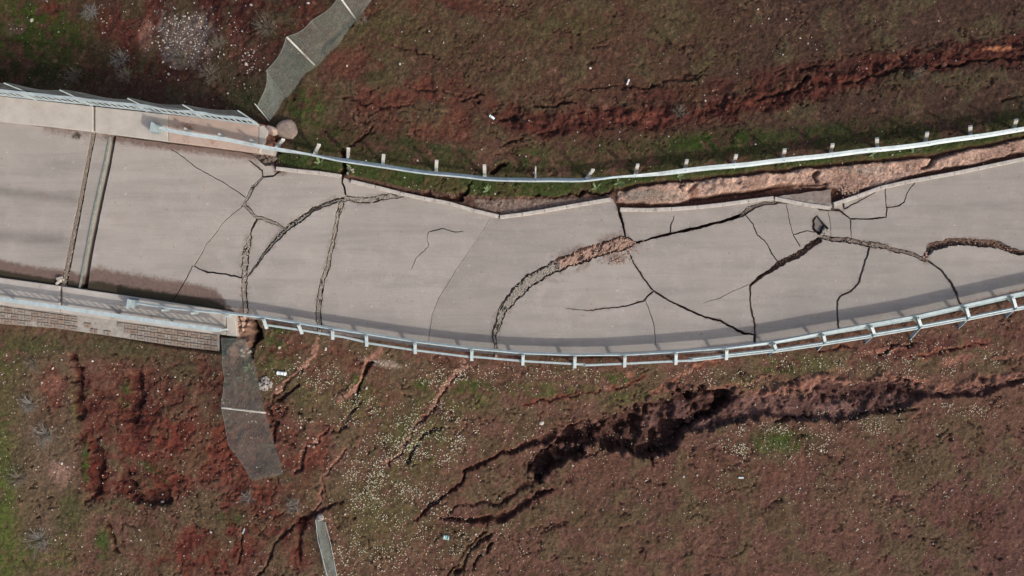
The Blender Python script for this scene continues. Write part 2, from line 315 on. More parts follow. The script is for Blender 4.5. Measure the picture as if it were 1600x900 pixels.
# cracks: kind, side-dark, [(x,y,width)...]   kinds: gap, rubble, earth, brown
CR = [
 ('gap', [(387, 249, 2.5), (409, 266, 2.5), (410, 278, 3)]),
 ('gap', [(446, 262, 4), (425, 275, 3.5), (409, 277, 3)]),
 ('rubble', [(411, 276, 5), (395, 294, 6), (388, 309, 6), (381, 321, 5)]),
 ('gap', [(268, 232, 1.2), (307, 262, 1.2), (350, 286, 1.2), (384, 309, 1.3)]),
 ('gap', [(381, 320, 1.6), (350, 345, 1.2), (325, 379, 1.2), (302, 415, 1.5)]),
 ('gap', [(302, 415, 2.2), (292, 433, 2.2), (282, 452, 2), (270, 470, 1)]),
 ('gap', [(302, 415, 1.8), (324, 425, 2.2), (350, 428, 2.5), (379, 434, 2)]),
 ('rubble', [(381, 319, 5), (402, 339, 6), (425, 347, 6), (446, 356, 4)]),
 ('gap', [(402, 341, 4), (392, 358, 4), (389, 373, 3)]),
 ('rubble', [(390, 366, 5), (388, 380, 8), (383, 400, 12), (381, 425, 11), (382, 450, 10), (382, 472, 9), (385, 496, 9)]),
 ('rubbleR', [(541, 309, 10), (512, 317, 8), (487, 330, 9), (462, 347, 10), (442, 363, 9), (422, 384, 8), (408, 403, 6), (395, 420, 4), (388, 433, 3)]),
 ('gap', [(540, 255, 9), (536, 268, 7), (535, 282, 4), (541, 305, 3)]),
 ('rubble', [(534, 314, 9), (527, 340, 7), (521, 372, 7), (512, 415, 7), (501, 450, 8), (497, 475, 8), (497, 500, 8), (498, 524, 8)]),
 ('rubble', [(538, 309, 8), (562, 313, 10), (587, 311, 10), (612, 306, 8), (640, 305, 3)]),
 ('gap', [(640, 422, .7), (652, 402, 1.2), (670, 385, 1.2), (666, 374, .8), (670, 362, 1.4), (692, 357, 1.6), (710, 362, 1.6), (724, 361, 1)]),
 ('gap', [(768, 339, .35), (745, 375, .35), (727, 400, .4), (700, 442, .6), (685, 467, .7), (675, 492, .7), (669, 530, .7), (668, 550, .6)]),
 ('earth', [(990, 377, 10), (975, 380, 22), (950, 384, 20), (925, 394, 22), (895, 406, 22), (868, 417, 22)]),
 ('rubble', [(876, 415, 20), (850, 425, 18), (825, 441, 20), (804, 460, 20), (789, 480, 15), (780, 500, 11), (773, 520, 9), (774, 535, 5), (774, 560, 4)]),
 ('gap', [(985, 382, 4), (1000, 377, 3), (1025, 370, 3.5), (1050, 365, 4), (1082, 357, 4.5), (1112, 350, 5), (1140, 343, 5.5), (1160, 335, 6)]),
 ('brown', [(1155, 338, 6), (1170, 326, 8), (1190, 320, 7), (1217, 316, 6), (1245, 317, 4), (1278, 321, 3)]),
 ('gap', [(966, 318, 5), (969, 335, 5), (973, 352, 3.5), (977, 367, 2.5), (980, 384, 2.5)]),
 ('gap', [(979, 388, 2), (988, 407, 2.2), (1002, 430, 2.4), (1015, 446, 2.4), (1022, 455, 2.5)]),
 ('gap', [(1022, 454, 3), (1045, 469, 3), (1075, 484, 3.2), (1100, 494, 3.4), (1125, 501, 3.2), (1142, 510, 3.4), (1162, 521, 3.6), (1181, 522, 3)]),
 ('gap', [(1022, 454, 2.5), (1011, 463, 2.2), (1006, 470, 2.2), (985, 476, 2), (950, 482, 1.8), (925, 485, 1.5), (903, 485, 1.2), (885, 482, .6)]),
 ('gap', [(1008, 470, .9), (1018, 490, 1), (1022, 510, 1), (1024, 540, .8)]),
 ('gapw', [(1284, 372, 9), (1262, 386, 9), (1245, 398, 10), (1215, 415, 9), (1190, 433, 7), (1170, 447, 4)]),
 ('gap', [(1171, 445, 3.2), (1172, 470, 3), (1178, 500, 3), (1181, 524, 4), (1179, 548, 4)]),
 ('gap', [(1162, 335, 1.5), (1177, 350, 1.8), (1184, 367, 1.8), (1200, 382, 2), (1207, 397, 2.2), (1215, 410, 2.2)]),
 ('gap', [(1228, 320, 1), (1235, 350, 1.3), (1240, 368, 1.3), (1250, 386, 1.6)]),
 ('gap', [(1240, 366, 1.5), (1258, 361, 1.8), (1280, 362, 2)]),
 ('gapw', [(1275, 336, 3), (1270, 345, 5), (1271, 357, 6), (1282, 366, 5)]),
 ('gap', [(1280, 366, 4), (1288, 352, 3.5), (1293, 358, 3), (1287, 350, 2), (1276, 336, 1)]),
 ('brown', [(1284, 371, 7), (1310, 375, 7), (1325, 377, 8), (1350, 380, 8), (1372, 383, 9), (1400, 390, 8), (1425, 397, 7), (1450, 407, 5)]),
 ('gap', [(1447, 406, 3), (1470, 422, 3), (1485, 442, 4), (1495, 460, 4), (1502, 480, 4)]),
 ('earth', [(1444, 404, 5), (1449, 394, 8)]),
 ('gapw', [(1449, 398, 8), (1456, 386, 13), (1480, 379, 13), (1505, 378, 11), (1530, 380, 11), (1560, 384, 12), (1592, 394, 8), (1640, 402, 6), (1720, 414, 4)]),
 ('gap', [(1358, 383, 3), (1355, 402, 2.8), (1346, 425, 2.6), (1342, 440, 2.5), (1330, 455, 2.2), (1312, 462, 2.4), (1307, 472, 2.8), (1310, 500, 2.6), (1311, 522, 2.5)]),
 ('gap', [(1277, 326, 3), (1295, 328, 4.5), (1310, 329, 4), (1330, 342, 2.8), (1330, 357, 2.4), (1330, 376, 2.2)]),
 ('gap', [(1330, 341, 2.6), (1365, 342, 2.4), (1385, 339, 2.2), (1386, 324, 2), (1405, 321, 2), (1414, 315, 1.8), (1417, 302, 1.6), (1430, 284, 1.4)]),
 ('gap', [(1385, 326, 1.2), (1384, 288, 1)]),
 ('gap', [(1317, 316, 3.5), (1320, 326, 2.5), (1345, 313, 1.3), (1374, 296, 1.2)]),
 ('gap', [(1300, 288, 4), (1301, 305, 4), (1302, 330, 3)]),
 ('gap', [(1048, 365, 2.2), (1048, 352, 2), (1053, 336, 1)]),
 ('gap', [(1170, 444, 1), (1150, 453, .9), (1125, 466, .9), (1098, 473, .6)]),
 ('gap', [(1293, 332, .9), (1297, 350, .9), (1300, 374, .9)]),
 # bridge expansion joints
 ('joint', [(147, 206, 8), (140, 240, 7), (126, 315, 8), (105, 420, 10), (99, 450, 10)]),
 ('gap', [(179, 210, 8), (171, 255, 8), (153.5, 335, 8.5), (139.5, 405, 9.5), (131.5, 456, 11)]),
]
# ------------------------------------------------------------------ base terrain
def zbase(x, y):
    x = np.asarray(x, float); y = np.asarray(y, float)
    left = 1-np.clip((x+18.5)/10.3, 0, 1)**1.15
    up = sm(0.5, 3.0, y)
    zr_up = -0.06-0.10*np.maximum(0, y-5.6)
    zr_lo = -0.12-0.07*np.maximum(0, -y-2.8)
    zl_up = -3.0-0.06*np.maximum(0, y-6)
    zl_lo = -0.75-0.10*np.maximum(0, -y-2.2)
    zr_up = np.maximum(zr_up, -6); zr_lo = np.maximum(zr_lo, -6); zl_up = np.maximum(zl_up, -7); zl_lo = np.maximum(zl_lo, -7)
    r = zr_lo*(1-up)+zr_up*up; l = zl_lo*(1-up)+zl_up*up
    return r*(1-left)+l*left
def axis(a, b, st, far):
    core = list(np.arange(a, b+1e-6, st)); s = st; lo = []; p = a
    while p > -far: s *= 1.22; p -= s; lo.append(p)
    s = st; hi = []; p = core[-1]
    while p < far: s *= 1.22; p += s; hi.append(p)
    return np.array(lo[::-1]+core+hi)
AX = axis(-22.8, 22.0, 0.046, 600); AY = axis(-13.2, 14.2, 0.046, 600)
GX, GY = np.meshgrid(AX, AY)
ZB = zbase(GX, GY)
K = 40*H/(H-ZB); PX = 800+GX*K; PY = 450-GY*K
core = (PX > -80) & (PX < 1680) & (PY > -80) & (PY < 980)
Z = ZB.copy()
# noise fields (metres)
n_big = fbm(GX, GY, 3.2, 11, 4); n_mid = fbm(GX, GY, 0.9, 23, 4); n_fine = fbm(GX, GY, 0.28, 37, 3, .6); n_vf = fbm(GX, GY, 0.13, 51, 2, .7)
n_w3 = fbm(GX, GY, 0.26, 311, 3, .65)-.5; n_w4 = fbm(GX, GY, 0.26, 353, 3, .65)-.5; n_br = fbm(GX, GY, 0.5, 401, 3, .6)
n_w1 = fbm(GX, GY, 0.55, 71, 4, .6)-.5; n_w2 = fbm(GX, GY, 0.55, 97, 4, .6)-.5
rough = np.full(GX.shape, 0.05)
ALB = np.zeros(GX.shape+(3,))
def C(r, g, b): return np.array(lin(r, g, b))
WX = PX+n_w1*26; WY = PY+n_w2*26        # warped survey coordinates for ragged outlines
def blend(mask, col, k=1.0):
    m = np.clip(mask*k, 0, 1)[..., None]; ALB[:] = ALB*(1-m)+np.asarray(col)*m
def blob(x, y, rx, ry, soft=0.6, ang=0, nz=0.5):
    a = math.radians(ang); dx = PX-x; dy = PY-y; u = dx*math.cos(a)+dy*math.sin(a); v = -dx*math.sin(a)+dy*math.cos(a)
    d = np.sqrt((u/rx)**2+(v/ry)**2)+(n_mid-.5)*nz*2+(n_fine-.5)*nz*1.2
    return 1-sm(1-soft, 1+soft*.4, d)
BROWN = C(106, 82, 69); RED = C(100, 55, 46); DRED = C(78, 43, 38); GREEN = C(64, 72, 44); OLIVE = C(90, 86, 62); PINK = C(158, 122, 104); DARK = C(60, 44, 38); MAUVE = C(92, 70, 66)
upf = sm(300, 200, PY)                                   # upper hillside
ALB[:] = BROWN
blend(upf, C(84, 62, 51)); blend(upf*sm(900, 1300, PX), C(73, 57, 49))
blend(1-upf, C(99, 75, 64), .7); blend((1-upf)*sm(640, 760, PY)*sm(700, 900, PX), C(95, 71, 62), .8); blend(sm(1300, 1600, PX)*sm(640, 800, PY), C(91, 68, 62), .8)
# mottling : olive patches through the whole hillside
mot = sm(.50, .62, n_mid+.25*(n_fine-.5)+.25*(n_big-.5)); blend(mot, OLIVE, .52)
mot2 = sm(.56, .66, fbm(GX, GY, .45, 131, 4, .6)); blend(mot2, C(78, 62, 46), .5)
gmask = np.zeros(GX.shape); fl = np.zeros(GX.shape); pebd = np.full(GX.shape, .10)
def green(x, y, rx, ry, k=.9, ang=0, col=GREEN):
    m = blob(x, y, rx, ry, .7, ang)*k; blend(m*sm(.35, .55, n_fine*.6+n_mid*.4), col); np.maximum(gmask, m, out=gmask)
def red(x, y, rx, ry, k=.85, ang=0, col=RED, rg=.17):
    m = blob(x, y, rx, ry, .8, ang, .8)*k*(1-.45*mot); blend(m, np.asarray(col)*.94); blend(m*sm(.52, .66, n_br)*.7, DRED); rough[:] = np.maximum(rough, m*rg)
# upper left
green(50, 40, 110, 75, 1, 0, C(56, 72, 28)); green(90, 90, 90, 40, .8, 0, C(48, 60, 28)); green(0, 120, 200, 30, .8, 0, C(40, 50, 26))
red(430, 20, 60, 40); red(345, 15, 45, 40, .9, 0, DRED); red(180, 50, 35, 40, .7); red(235, 35, 25, 55, .7, 10); red(370, 75, 35, 40, .8, 0, C(112, 74, 62)); red(260, 100, 45, 25, .7, 0, DRED); red(80, 15, 12, 20, .8)
green(430, 35, 45, 30, .8, -20, C(92, 86, 60)); green(470, 100, 30, 30, .5); green(385, 155, 40, 30, .8); green(200, 100, 60, 30, .5, 0, C(60, 58, 38))
blend(blob(290, 55, 42, 40, .6, 0, 1.0), C(124, 112, 103), .85); blend(blob(230, 60, 14, 34, .6), C(140, 104, 90), .8); blend(blob(20, 45, 18, 12), C(110, 95, 80), .6)
# upper centre and right
red(600, 10, 160, 20, .6, 0, C(92, 54, 46)); green(600, 50, 110, 50, .55, 0, C(80, 80, 50)); green(480, 170, 40, 40, .9, -30, C(66, 86, 40)); green(880, 40, 110, 40, .5, 0, C(80, 82, 50))
green(740, 90, 170, 50, .4, 0, C(82, 80, 56)); red(560, 100, 70, 25, .5, 15, C(108, 66, 54)); red(640, 150, 110, 25, .6, 0, C(104, 60, 50)); red(690, 200, 90, 25, .5, 0, C(112, 70, 56)); green(590, 120, 35, 15, .6); green(1050, 60, 90, 45, .4, -30, C(82, 78, 52))
green(820, 170, 60, 25, .6, 0, C(96, 94, 68)); green(1120, 100, 120, 20, .4, -20, C(74, 70, 46)); green(1420, 125, 90, 18, .4, -8, C(72, 66, 48))
band = [(800, 186), (850, 190), (920, 188), (1000, 184), (1080, 178), (1150, 166), (1230, 146), (1330, 118), (1400, 100), (1500, 86), (1600, 78), (1720, 66)]
d, w, s = seg_dist(WX, WY, band); d = d+(n_br-.5)*26; m = 1-sm(10, 26, d); blend(m*core, C(80, 45, 39), .9); rough = np.maximum(rough, m*.28*core); blend(m*core*sm(.5, .62, n_fine), C(62, 38, 34), .7)
blend((1-sm(3, 9, d-0*w))*core*sm(.5, .66, n_mid), RED, .35); blend(blob(1010, 184, 80, 9, .6, -2), C(112, 68, 58), .6); blend(blob(1550, 76, 40, 4, .6, -3), C(170, 118, 88), .9)
d2, _, _ = seg_dist(WX, WY, [(1000, 150), (1090, 140), (1180, 126), (1300, 100), (1360, 85)]); m = 1-sm(4, 20, d2); blend(m*core, DRED, .6); rough = np.maximum(rough, m*.10)
green(1120, 222, 150, 22, 1, -4, C(52, 72, 30)); green(1300, 205, 160, 16, .8, -7, C(56, 66, 36)); green(1460, 190, 170, 12, .5, -9, C(60, 56, 38)); green(950, 235, 130, 18, .8, 2, C(66, 72, 42)); green(700, 235, 60, 12, .8); green(830, 245, 40, 20, .8, 0, C(56, 74, 34))
green(520, 215, 50, 28, .9, 0, C(50, 64, 32)); green(640, 225, 80, 14, .8, 10, C(50, 62, 34))
d, _, _ = seg_dist(PX+n_w1*14, PY+n_w2*14, [(470, 225), (560, 242), (760, 262), (900, 266), (1000, 260), (1200, 240), (1400, 214), (1720, 172)])
m = (1-sm(8, 20, d))*sm(.34, .52, n_mid*.5+n_fine*.5); blend(m, C(58, 64, 36), .8); gmask = np.maximum(gmask, m*.8)
# verge between the upper rail and the kerb
verge = [(430, 232), (560, 250), (760, 275), (900, 279), (1000, 272), (1200, 253), (1400, 228), (1600, 198), (1720, 180), (1720, 206), (1600, 222), (1400, 250), (1200, 270), (1060, 284), (960, 298), (900, 304), (780, 308), (700, 302), (640, 294), (560, 275), (440, 258)]
sv_ = sdf(PX+n_w1*8, PY+n_w2*8, verge); m = 1-sm(-1, 2, sv_); blend(m, C(62, 76, 40)); blend(m*sm(.52, .62, n_mid), C(88, 78, 54), .6); gmask = np.maximum(gmask, m); rough = np.where(m > .5, .03, rough)
# bare trench between verge and kerb, displaced slab
tr = [(548, 276), (640, 295), (720, 305), (790, 309), (900, 305), (962, 298), (966, 318), (955, 316), (870, 330), (780, 342), (700, 322), (640, 310), (548, 288)]
st = sdf(PX+n_w1*6, PY+n_w2*6, tr); m = 1-sm(-1.5, 2, st); blend(m, C(104, 82, 72)); blend(m*sm(.5, .6, n_fine), C(74, 58, 50), .7); gmask *= 1-m; Z -= m*.06
blend((1-sm(-1, 2, sdf(PX, PY, [(742, 312), (850, 312), (950, 309), (870, 326), (782, 334), (745, 322)])))*.7, C(140, 128, 118))
# pale freshly torn strip at the upper right
pale = [(965, 300), (1000, 291), (1100, 282), (1200, 270), (1280, 262), (1350, 257), (1450, 246), (1550, 228), (1600, 217), (1720, 196), (1720, 213), (1600, 236), (1520, 255), (1450, 267), (1410, 280), (1360, 292), (1335, 299), (1290, 292), (1200, 292), (1160, 300), (1080, 312), (1062, 318), (965, 316)]
sp_ = sdf(PX+n_w1*8, PY+n_w2*10, pale); m = 1-sm(-1.5, 1.5, sp_)
dirtband = 1-sm(-2, 5, sdf(PX+n_w1*6, PY+n_w2*6, [(p[0], p[1]-4) for p in pale[:10]]+[(1720, 240), (1600, 262), (1385, 300), (1300, 330), (1210, 310), (1060, 330), (965, 330)]))
blend(dirtband, C(92, 66, 56)); Z -= dirtband*(1-m)*.22; gmask *= 1-dirtband
blend(m, C(188, 162, 145)); blend(m*sm(.48, .6, n_mid), C(150, 124, 110), .7); blend(m*blob(1010, 305, 50, 14), C(142, 134, 124)); blend(m*blob(1350, 265, 40, 10), C(158, 148, 136), .8)
blend(m*blob(1085, 300, 8, 12), C(130, 92, 78), .8); Z += m*(.02+.10*(n_fine-.3)); rough = np.where(m > .5, .10, rough)
d, _, _ = seg_dist(PX+n_w1*6, PY+n_w2*6, [(1076, 298), (1090, 284), (1120, 280)]); Z -= (1-sm(1, 4, d))*.10
for pl in ([(1278, 268), (1270, 275), (1275, 283)], [(1440, 262), (1453, 258), (1460, 246), (1490, 240)], [(1080, 312), (1180, 298), (1215, 290), (1290, 288)]):
    d, _, _ = seg_dist(PX+n_w1*6, PY+n_w2*6, pl); mm = 1-sm(1.2, 4, d); Z -= mm*.22; blend(mm, C(92, 66, 56), .8)
# lower left
green(5, 760, 46, 260, .8, 0, C(80, 88, 50)); green(5, 820, 26, 160, .8, 0, C(84, 98, 48)); green(20, 560, 60, 50, .7, 0, C(70, 76, 44)); blend(blob(70, 700, 60, 190, .6), C(96, 86, 70), .7)
red(245, 640, 140, 70, .8, 0, C(94, 58, 48)); red(290, 700, 120, 60, .9, 0, C(104, 56, 46)); red(130, 620, 22, 40, .9, 5, DRED); red(215, 640, 20, 45, .9, 0, DRED); red(150, 735, 22, 45, .95, 0, C(86, 38, 32))
red(215, 760, 45, 30, .95, 0, C(88, 42, 35)); red(330, 860, 70, 40, .9, 0, C(96, 46, 38)); red(400, 800, 60, 50, .8, 0, C(104, 58, 47)); red(270, 860, 50, 40, .7); red(410, 700, 60, 90, .6, 0, C(104, 62, 50)); red(85, 600, 25, 30, .7); red(480, 740, 25, 80, .7, 15, C(104, 60, 48)); red(460, 840, 40, 60, .8, 0, C(106, 60, 50))
green(180, 545, 200, 25, .6, 5, C(74, 76, 52)); green(300, 575, 60, 28, .5, 0, C(70, 68, 50)); green(118, 630, 9, 30, .95, 0, C(62, 78, 36)); green(195, 620, 10, 30, .95, 0, C(60, 76, 38)); green(134, 725, 8, 36, 1, 0, C(54, 78, 32)); green(260, 770, 8, 30, .9, -15, C(56, 74, 36)); green(235, 730, 25, 8, .9, 20, C(64, 80, 40))
green(160, 850, 14, 30, .95, 0, C(64, 86, 40)); green(110, 800, 30, 50, .6, 0, C(72, 84, 46)); green(180, 790, 60, 16, .6, 0, C(88, 86, 60)); green(360, 810, 35, 14, .8, 0, C(72, 82, 50)); green(60, 870, 80, 40, .7, 0, C(74, 88, 44)); green(60, 540, 50, 20, .6); blend(blob(95, 735, 18, 25), C(142, 116, 104), .7); blend(blob(85, 600, 18, 20), C(124, 90, 78), .6)
# lower centre: flowering turf
for a in ((480, 620, 40, 40, .4), (560, 620, 60, 40, .55), (640, 690, 90, 70, .6), (600, 800, 90, 90, .45), (700, 620, 80, 40, .6), (860, 610, 90, 16, .85), (980, 620, 70, 18, .7), (740, 625, 40, 18, .9), (1250, 570, 90, 22, .6), (1180, 600, 60, 12, .6), (430, 560, 40, 40, .8)):
    green(a[0], a[1], a[2], a[3], a[4], 0, C(88, 92, 54))
for a in ((430, 530, 20, 14), (740, 605, 30, 14), (970, 590, 40, 10), (1210, 575, 30, 10), (1220, 690, 60, 22), (1180, 700, 30, 12), (660, 600, 18, 10), (550, 595, 20, 10)): green(a[0], a[1], a[2], a[3], .9, 0, C(66, 84, 38))
green(440, 512, 22, 10, 1, 0, C(56, 76, 34))
for a in ((640, 690, 60, 55, 1), (560, 640, 50, 40, .5), (700, 680, 60, 50, .7), (580, 760, 60, 70, .8), (650, 780, 60, 60, .7), (700, 590, 60, 20, .6), (560, 860, 80, 50, .6), (880, 590, 160, 20, .45), (1210, 690, 90, 30, 1), (1370, 660, 110, 26, .6), (1120, 590, 80, 18, .5), (1300, 570, 120, 16, .5), (1450, 560, 120, 30, .5), (480, 600, 60, 60, .35), (1500, 640, 100, 14, .5), (1250, 760, 300, 60, .10), (900, 680, 160, 40, .12), (700, 850, 150, 60, .2), (1530, 560, 60, 20, .4)):
    np.maximum(fl, blob(*a[:4], .8)*a[4], out=fl)
# warm bare soil patches below the rail
red(520, 560, 120, 18, .6, 8, C(112, 72, 58)); red(600, 610, 26, 18, .4, 0, C(120, 84, 70)); blend(blob(600, 568, 40, 7, .6, 8), C(168, 156, 140), .8); red(900, 560, 200, 8, .5, 0, C(104, 66, 54)); red(1420, 545, 140, 14, .7, -8, C(96, 62, 56))
red(1080, 740, 260, 30, .3, 0, C(104, 72, 60)); green(1000, 790, 200, 60, .3, 0, C(84, 76, 56)); red(1520, 820, 60, 60, .3, -30, C(92, 60, 54)); blend(blob(1300, 790, 120, 60, .8), C(102, 76, 66), .5)

# open cracks and gullies in the hillside: (points x,y,width) depth, crest colour
def crack(pts, depth, col=None, crest=None, cw=6, side=0, jit=7):
    x0 = min(p[0] for p in pts)-60; x1 = max(p[0] for p in pts)+60; y0 = min(p[1] for p in pts)-60; y1 = max(p[1] for p in pts)+60
    idx = np.where((PX > x0) & (PX < x1) & (PY > y0) & (PY < y1))
    X = PX[idx]+n_w1[idx]*jit*2.6+n_w3[idx]*9; Y = PY[idx]+n_w2[idx]*jit*2.6+n_w4[idx]*9
    d, w, s = seg_dist(X, Y, pts); hw = np.maximum(w*.5, .4)*np.clip(.15+1.7*(n_br[idx]-.08), .12, 1.6)
    m = 1-sm(hw*.55, hw*1.15+.6, d)
    Z[idx] -= m*depth*(.5+n_br[idx])
    if crest is not None:
        dd = d if side == 0 else np.where(s*side > 0, d, d+cw*.8)
        c = (1-sm(cw*.4, cw, dd)); a = c[..., None]*.85; ALB[idx] = ALB[idx]*(1-a)+np.asarray(crest)*a
    if col is not None:
        a = m[..., None]; ALB[idx] = ALB[idx]*(1-a)+np.asarray(col)*a
    gm = gmask[idx]; gmask[idx] = gm*(1-m)
SOILD = C(80, 57, 49)
# upper hillside
for pts, dp in (([(535, 152, 3), (600, 165, 4), (650, 168, 3)], .12), ([(615, 68, 3), (650, 82, 5), (690, 90, 2)], .12), ([(720, 160, 2), (745, 152, 5), (760, 148, 2)], .2), ([(550, 226, 4), (562, 212, 6), (575, 196, 3)], .2),
        ([(770, 272, 5), (778, 262, 6), (788, 252, 3)], .35), ([(722, 306, 6), (732, 292, 6), (742, 283, 7)], .4), ([(785, 228, 2), (800, 222, 4), (815, 220, 2)], .15), ([(900, 140, 2), (960, 136, 3), (1040, 130, 4), (1100, 118, 3)], .15), ([(838, 160, 4), (870, 164, 4), (900, 160, 2)], .15), ([(920, 168, 3), (960, 172, 3)], .12), ([(1180, 158, 8), (1230, 142, 8), (1260, 125, 5)], .2), ([(1250, 110, 5), (1300, 98, 5)], .15), ([(1320, 132, 6), (1350, 122, 5), (1420, 105, 6), (1500, 98, 5), (1600, 90, 5)], .2), ([(1010, 135, 2), (1060, 122, 4), (1110, 108, 3)], .15),
        ([(640, 138, 3), (720, 150, 3)], .1), ([(785, 186, 8), (810, 186, 5)], .2), ([(870, 198, 5), (840, 206, 4)], .15), ([(838, 302, 1.5), (860, 306, 2.5), (960, 300, 3)], .2), ([(896, 302, 2.5), (950, 300, 2.5)], .2), ([(640, 303, 5), (690, 309, 6), (722, 306, 6)], .3), ([(550, 285, 6), (640, 300, 4)], .2), ([(538, 238, 9), (540, 262, 10), (536, 280, 6)], .6),
        ([(1560, 158, 4), (1600, 150, 4), (1680, 140, 3)], .15), ([(500, 80, 6), (520, 60, 9), (545, 35, 7)], .3), ([(426, 205, 7), (430, 225, 10), (432, 250, 12), (420, 262, 9)], .7)):
    crack(pts, dp, SOILD)
# gullies below the lower rail
crack([(497, 530, 8), (492, 548, 10), (480, 566, 9), (462, 585, 7), (440, 602, 6), (425, 622, 5)], -.03, C(146, 112, 96), None)
crack([(480, 570, 1.5), (450, 600, 3), (428, 620, 5), (418, 640, 7), (425, 660, 6)], .12, SOILD)
crack([(596, 545, 12), (580, 560, 9), (568, 575, 6), (562, 592, 5), (552, 610, 7), (532, 625, 10)], .0, C(146, 112, 96), None)
crack([(582, 562, 2), (571, 578, 6), (565, 592, 5), (557, 612, 4)], .25, C(84, 58, 50))
crack([(728, 568, 22), (710, 585, 11), (695, 603, 8), (680, 622, 7), (665, 645, 6), (652, 668, 4)], .0, C(148, 114, 98), None)
crack([(712, 590, 1.5), (690, 615, 3), (670, 642, 4), (645, 675, 5), (625, 705, 4), (605, 728, 4)], .13, SOILD, C(146, 110, 94), 6)
crack([(690, 665, 4), (668, 672, 4), (645, 700, 4), (630, 725, 3)], .15, SOILD)
crack([(517, 672, 3), (500, 690, 6), (482, 695, 7), (470, 720, 6), (458, 740, 4)], .13, SOILD, C(116, 78, 66), 8)
crack([(540, 700, 3), (520, 730, 4), (505, 750, 3), (500, 775, 4), (492, 795, 5)], .08, SOILD, C(132, 98, 84), 7)
crack([(535, 783, 3), (515, 792, 6), (502, 800, 10), (485, 798, 9), (472, 815, 6), (440, 838, 5), (424, 860, 5), (412, 885, 4), (400, 905, 3)], .15, SOILD)
crack([(475, 815, 14), (468, 840, 10), (466, 880, 8)], .15, DRED); crack([(560, 635, 3), (545, 655, 5), (520, 680, 3)], .15, SOILD)
crack([(434, 625, 7), (452, 610, 7), (470, 600, 3)], .18, SOILD); crack([(420, 640, 5), (432, 660, 10), (425, 690, 6)], .22, SOILD)
crack([(370, 880, 3), (378, 850, 4), (382, 838, 3)], .2, SOILD)
crack([(715, 895, 8), (730, 872, 8), (750, 850, 7), (765, 835, 4)], .2, SOILD); crack([(735, 890, 5), (750, 870, 6), (772, 845, 3)], .2, SOILD); crack([(700, 900, 4), (716, 875, 4), (765, 820, 2)], .1, DRED)
crack([(810, 830, 2), (850, 826, 3), (885, 818, 3)], .08, SOILD); crack([(845, 832, 2), (880, 824, 2)], .08, SOILD)
# hairline drying cracks: contour lines of a noise field, in patches
rid = np.abs(fbm(GX, GY*1.6, 1.1, 501, 4, .55)-.5); rid2 = np.abs(fbm(GX*.8, GY*1.8, .7, 523, 4, .6)-.5); patch = fbm(GX, GY, 1.3, 541, 3, .6)
reg = np.maximum(.9*blob(300, 720, 200, 190, .8), .75*(1-sm(20, 60, seg_dist(PX, PY, band)[0]))); reg = np.maximum(reg, .55*blob(650, 150, 160, 70, .8)); reg = np.maximum(reg, .22*(PY > 560))
reg = np.maximum(reg, .5*blob(480, 700, 90, 160, .8))
for pts, w_ in (([(116, 560), (122, 600), (126, 650)], 16), ([(212, 585), (216, 620), (206, 660)], 20), ([(148, 690), (156, 730), (148, 775)], 18), ([(190, 745), (215, 775), (260, 780)], 22), ([(172, 820), (182, 860)], 10)):
    crack([(p[0], p[1], w_) for p in pts], .24, C(72, 42, 36))
for rf, pt in ((rid, patch), (rid2, 1-patch)):
    m = (1-sm(.004, .016, rf))*sm(.62-.25*reg, .72-.25*reg, pt)*core; Z -= m*.10; blend(m*.85, SOILD)
# the long landslide scar
scar_up = [(1137, 612), (1165, 600), (1210, 590), (1255, 592), (1300, 578), (1330, 576), (1360, 590), (1410, 592), (1455, 602), (1500, 596), (1530, 586), (1570, 584), (1720, 572), (1720, 582), (1600, 592), (1544, 601), (1488, 612), (1451, 611), (1394, 600), (1338, 600), (1285, 597), (1263, 622), (1210, 617), (1139, 618)]
m = 1-sm(-3, 3, sdf(WX, WY, scar_up)); blend(m*core*(.25+.75*sm(.38, .52, n_br)), C(142, 104, 90), .85); Z += m*core*(sm(.45, .55, n_br)-.5)*.14; rough = np.maximum(rough, m*.16)
for a in ((1035, 612, 22, 9, -25), (1140, 604, 26, 8, -10), (985, 585, 10, 4, 0), (955, 607, 8, 4, 0), (1500, 560, 50, 6, -10), (1420, 598, 26, 6, 0), (1380, 548, 30, 4, -12), (1400, 545, 40, 4, -12), (1560, 560, 30, 5, -8)):
    blend(blob(a[0], a[1], a[2], a[3], .7, a[4], 1.0), C(146, 104, 88), .8)
crack([(1025, 612, 4), (1060, 592, 3), (1100, 572, 3), (1118, 565, 2)], .06, None, C(140, 96, 78), 6)
crack([(940, 610, 3), (900, 616, 3), (860, 625, 3), (820, 630, 2)], .10, SOILD, C(120, 72, 58), 5); crack([(1010, 590, 2), (960, 606, 3)], .08, SOILD, C(120, 72, 58), 5)
crack([(1370, 552, 3), (1400, 545, 4), (1430, 540, 2)], .15, SOILD); crack([(1420, 560, 3), (1480, 550, 3), (1545, 535, 2)], .12, SOILD, C(140, 90, 74), 6); crack([(1280, 548, 4), (1330, 540, 3)], .15, SOILD, C(130, 84, 68), 6)
trench = [(1139, 616), (1210, 616), (1263, 621), (1285, 597), (1338, 599), (1394, 599), (1451, 610), (1488, 612), (1544, 600), (1600, 591), (1720, 580), (1720, 590), (1600, 598), (1571, 607), (1544, 619), (1507, 620), (1447, 622), (1405, 640), (1360, 650), (1300, 656), (1255, 660), (1195, 650), (1158, 660), (1124, 667), (1060, 680)]
s1 = sdf(PX+n_w1*14+n_w3*12, PY+n_w2*14+n_w4*12, trench); m = 1-sm(-3, .6, s1); Z -= m*(.20+.12*n_mid)*core; blend((1-sm(-3, 2, s1))*core, C(110, 86, 80)); Z += m*core*.10*(sm(.5, .6, fbm(GX, GY, .5, 607, 3, .6))-.4); rough = np.maximum(rough, m*.16)
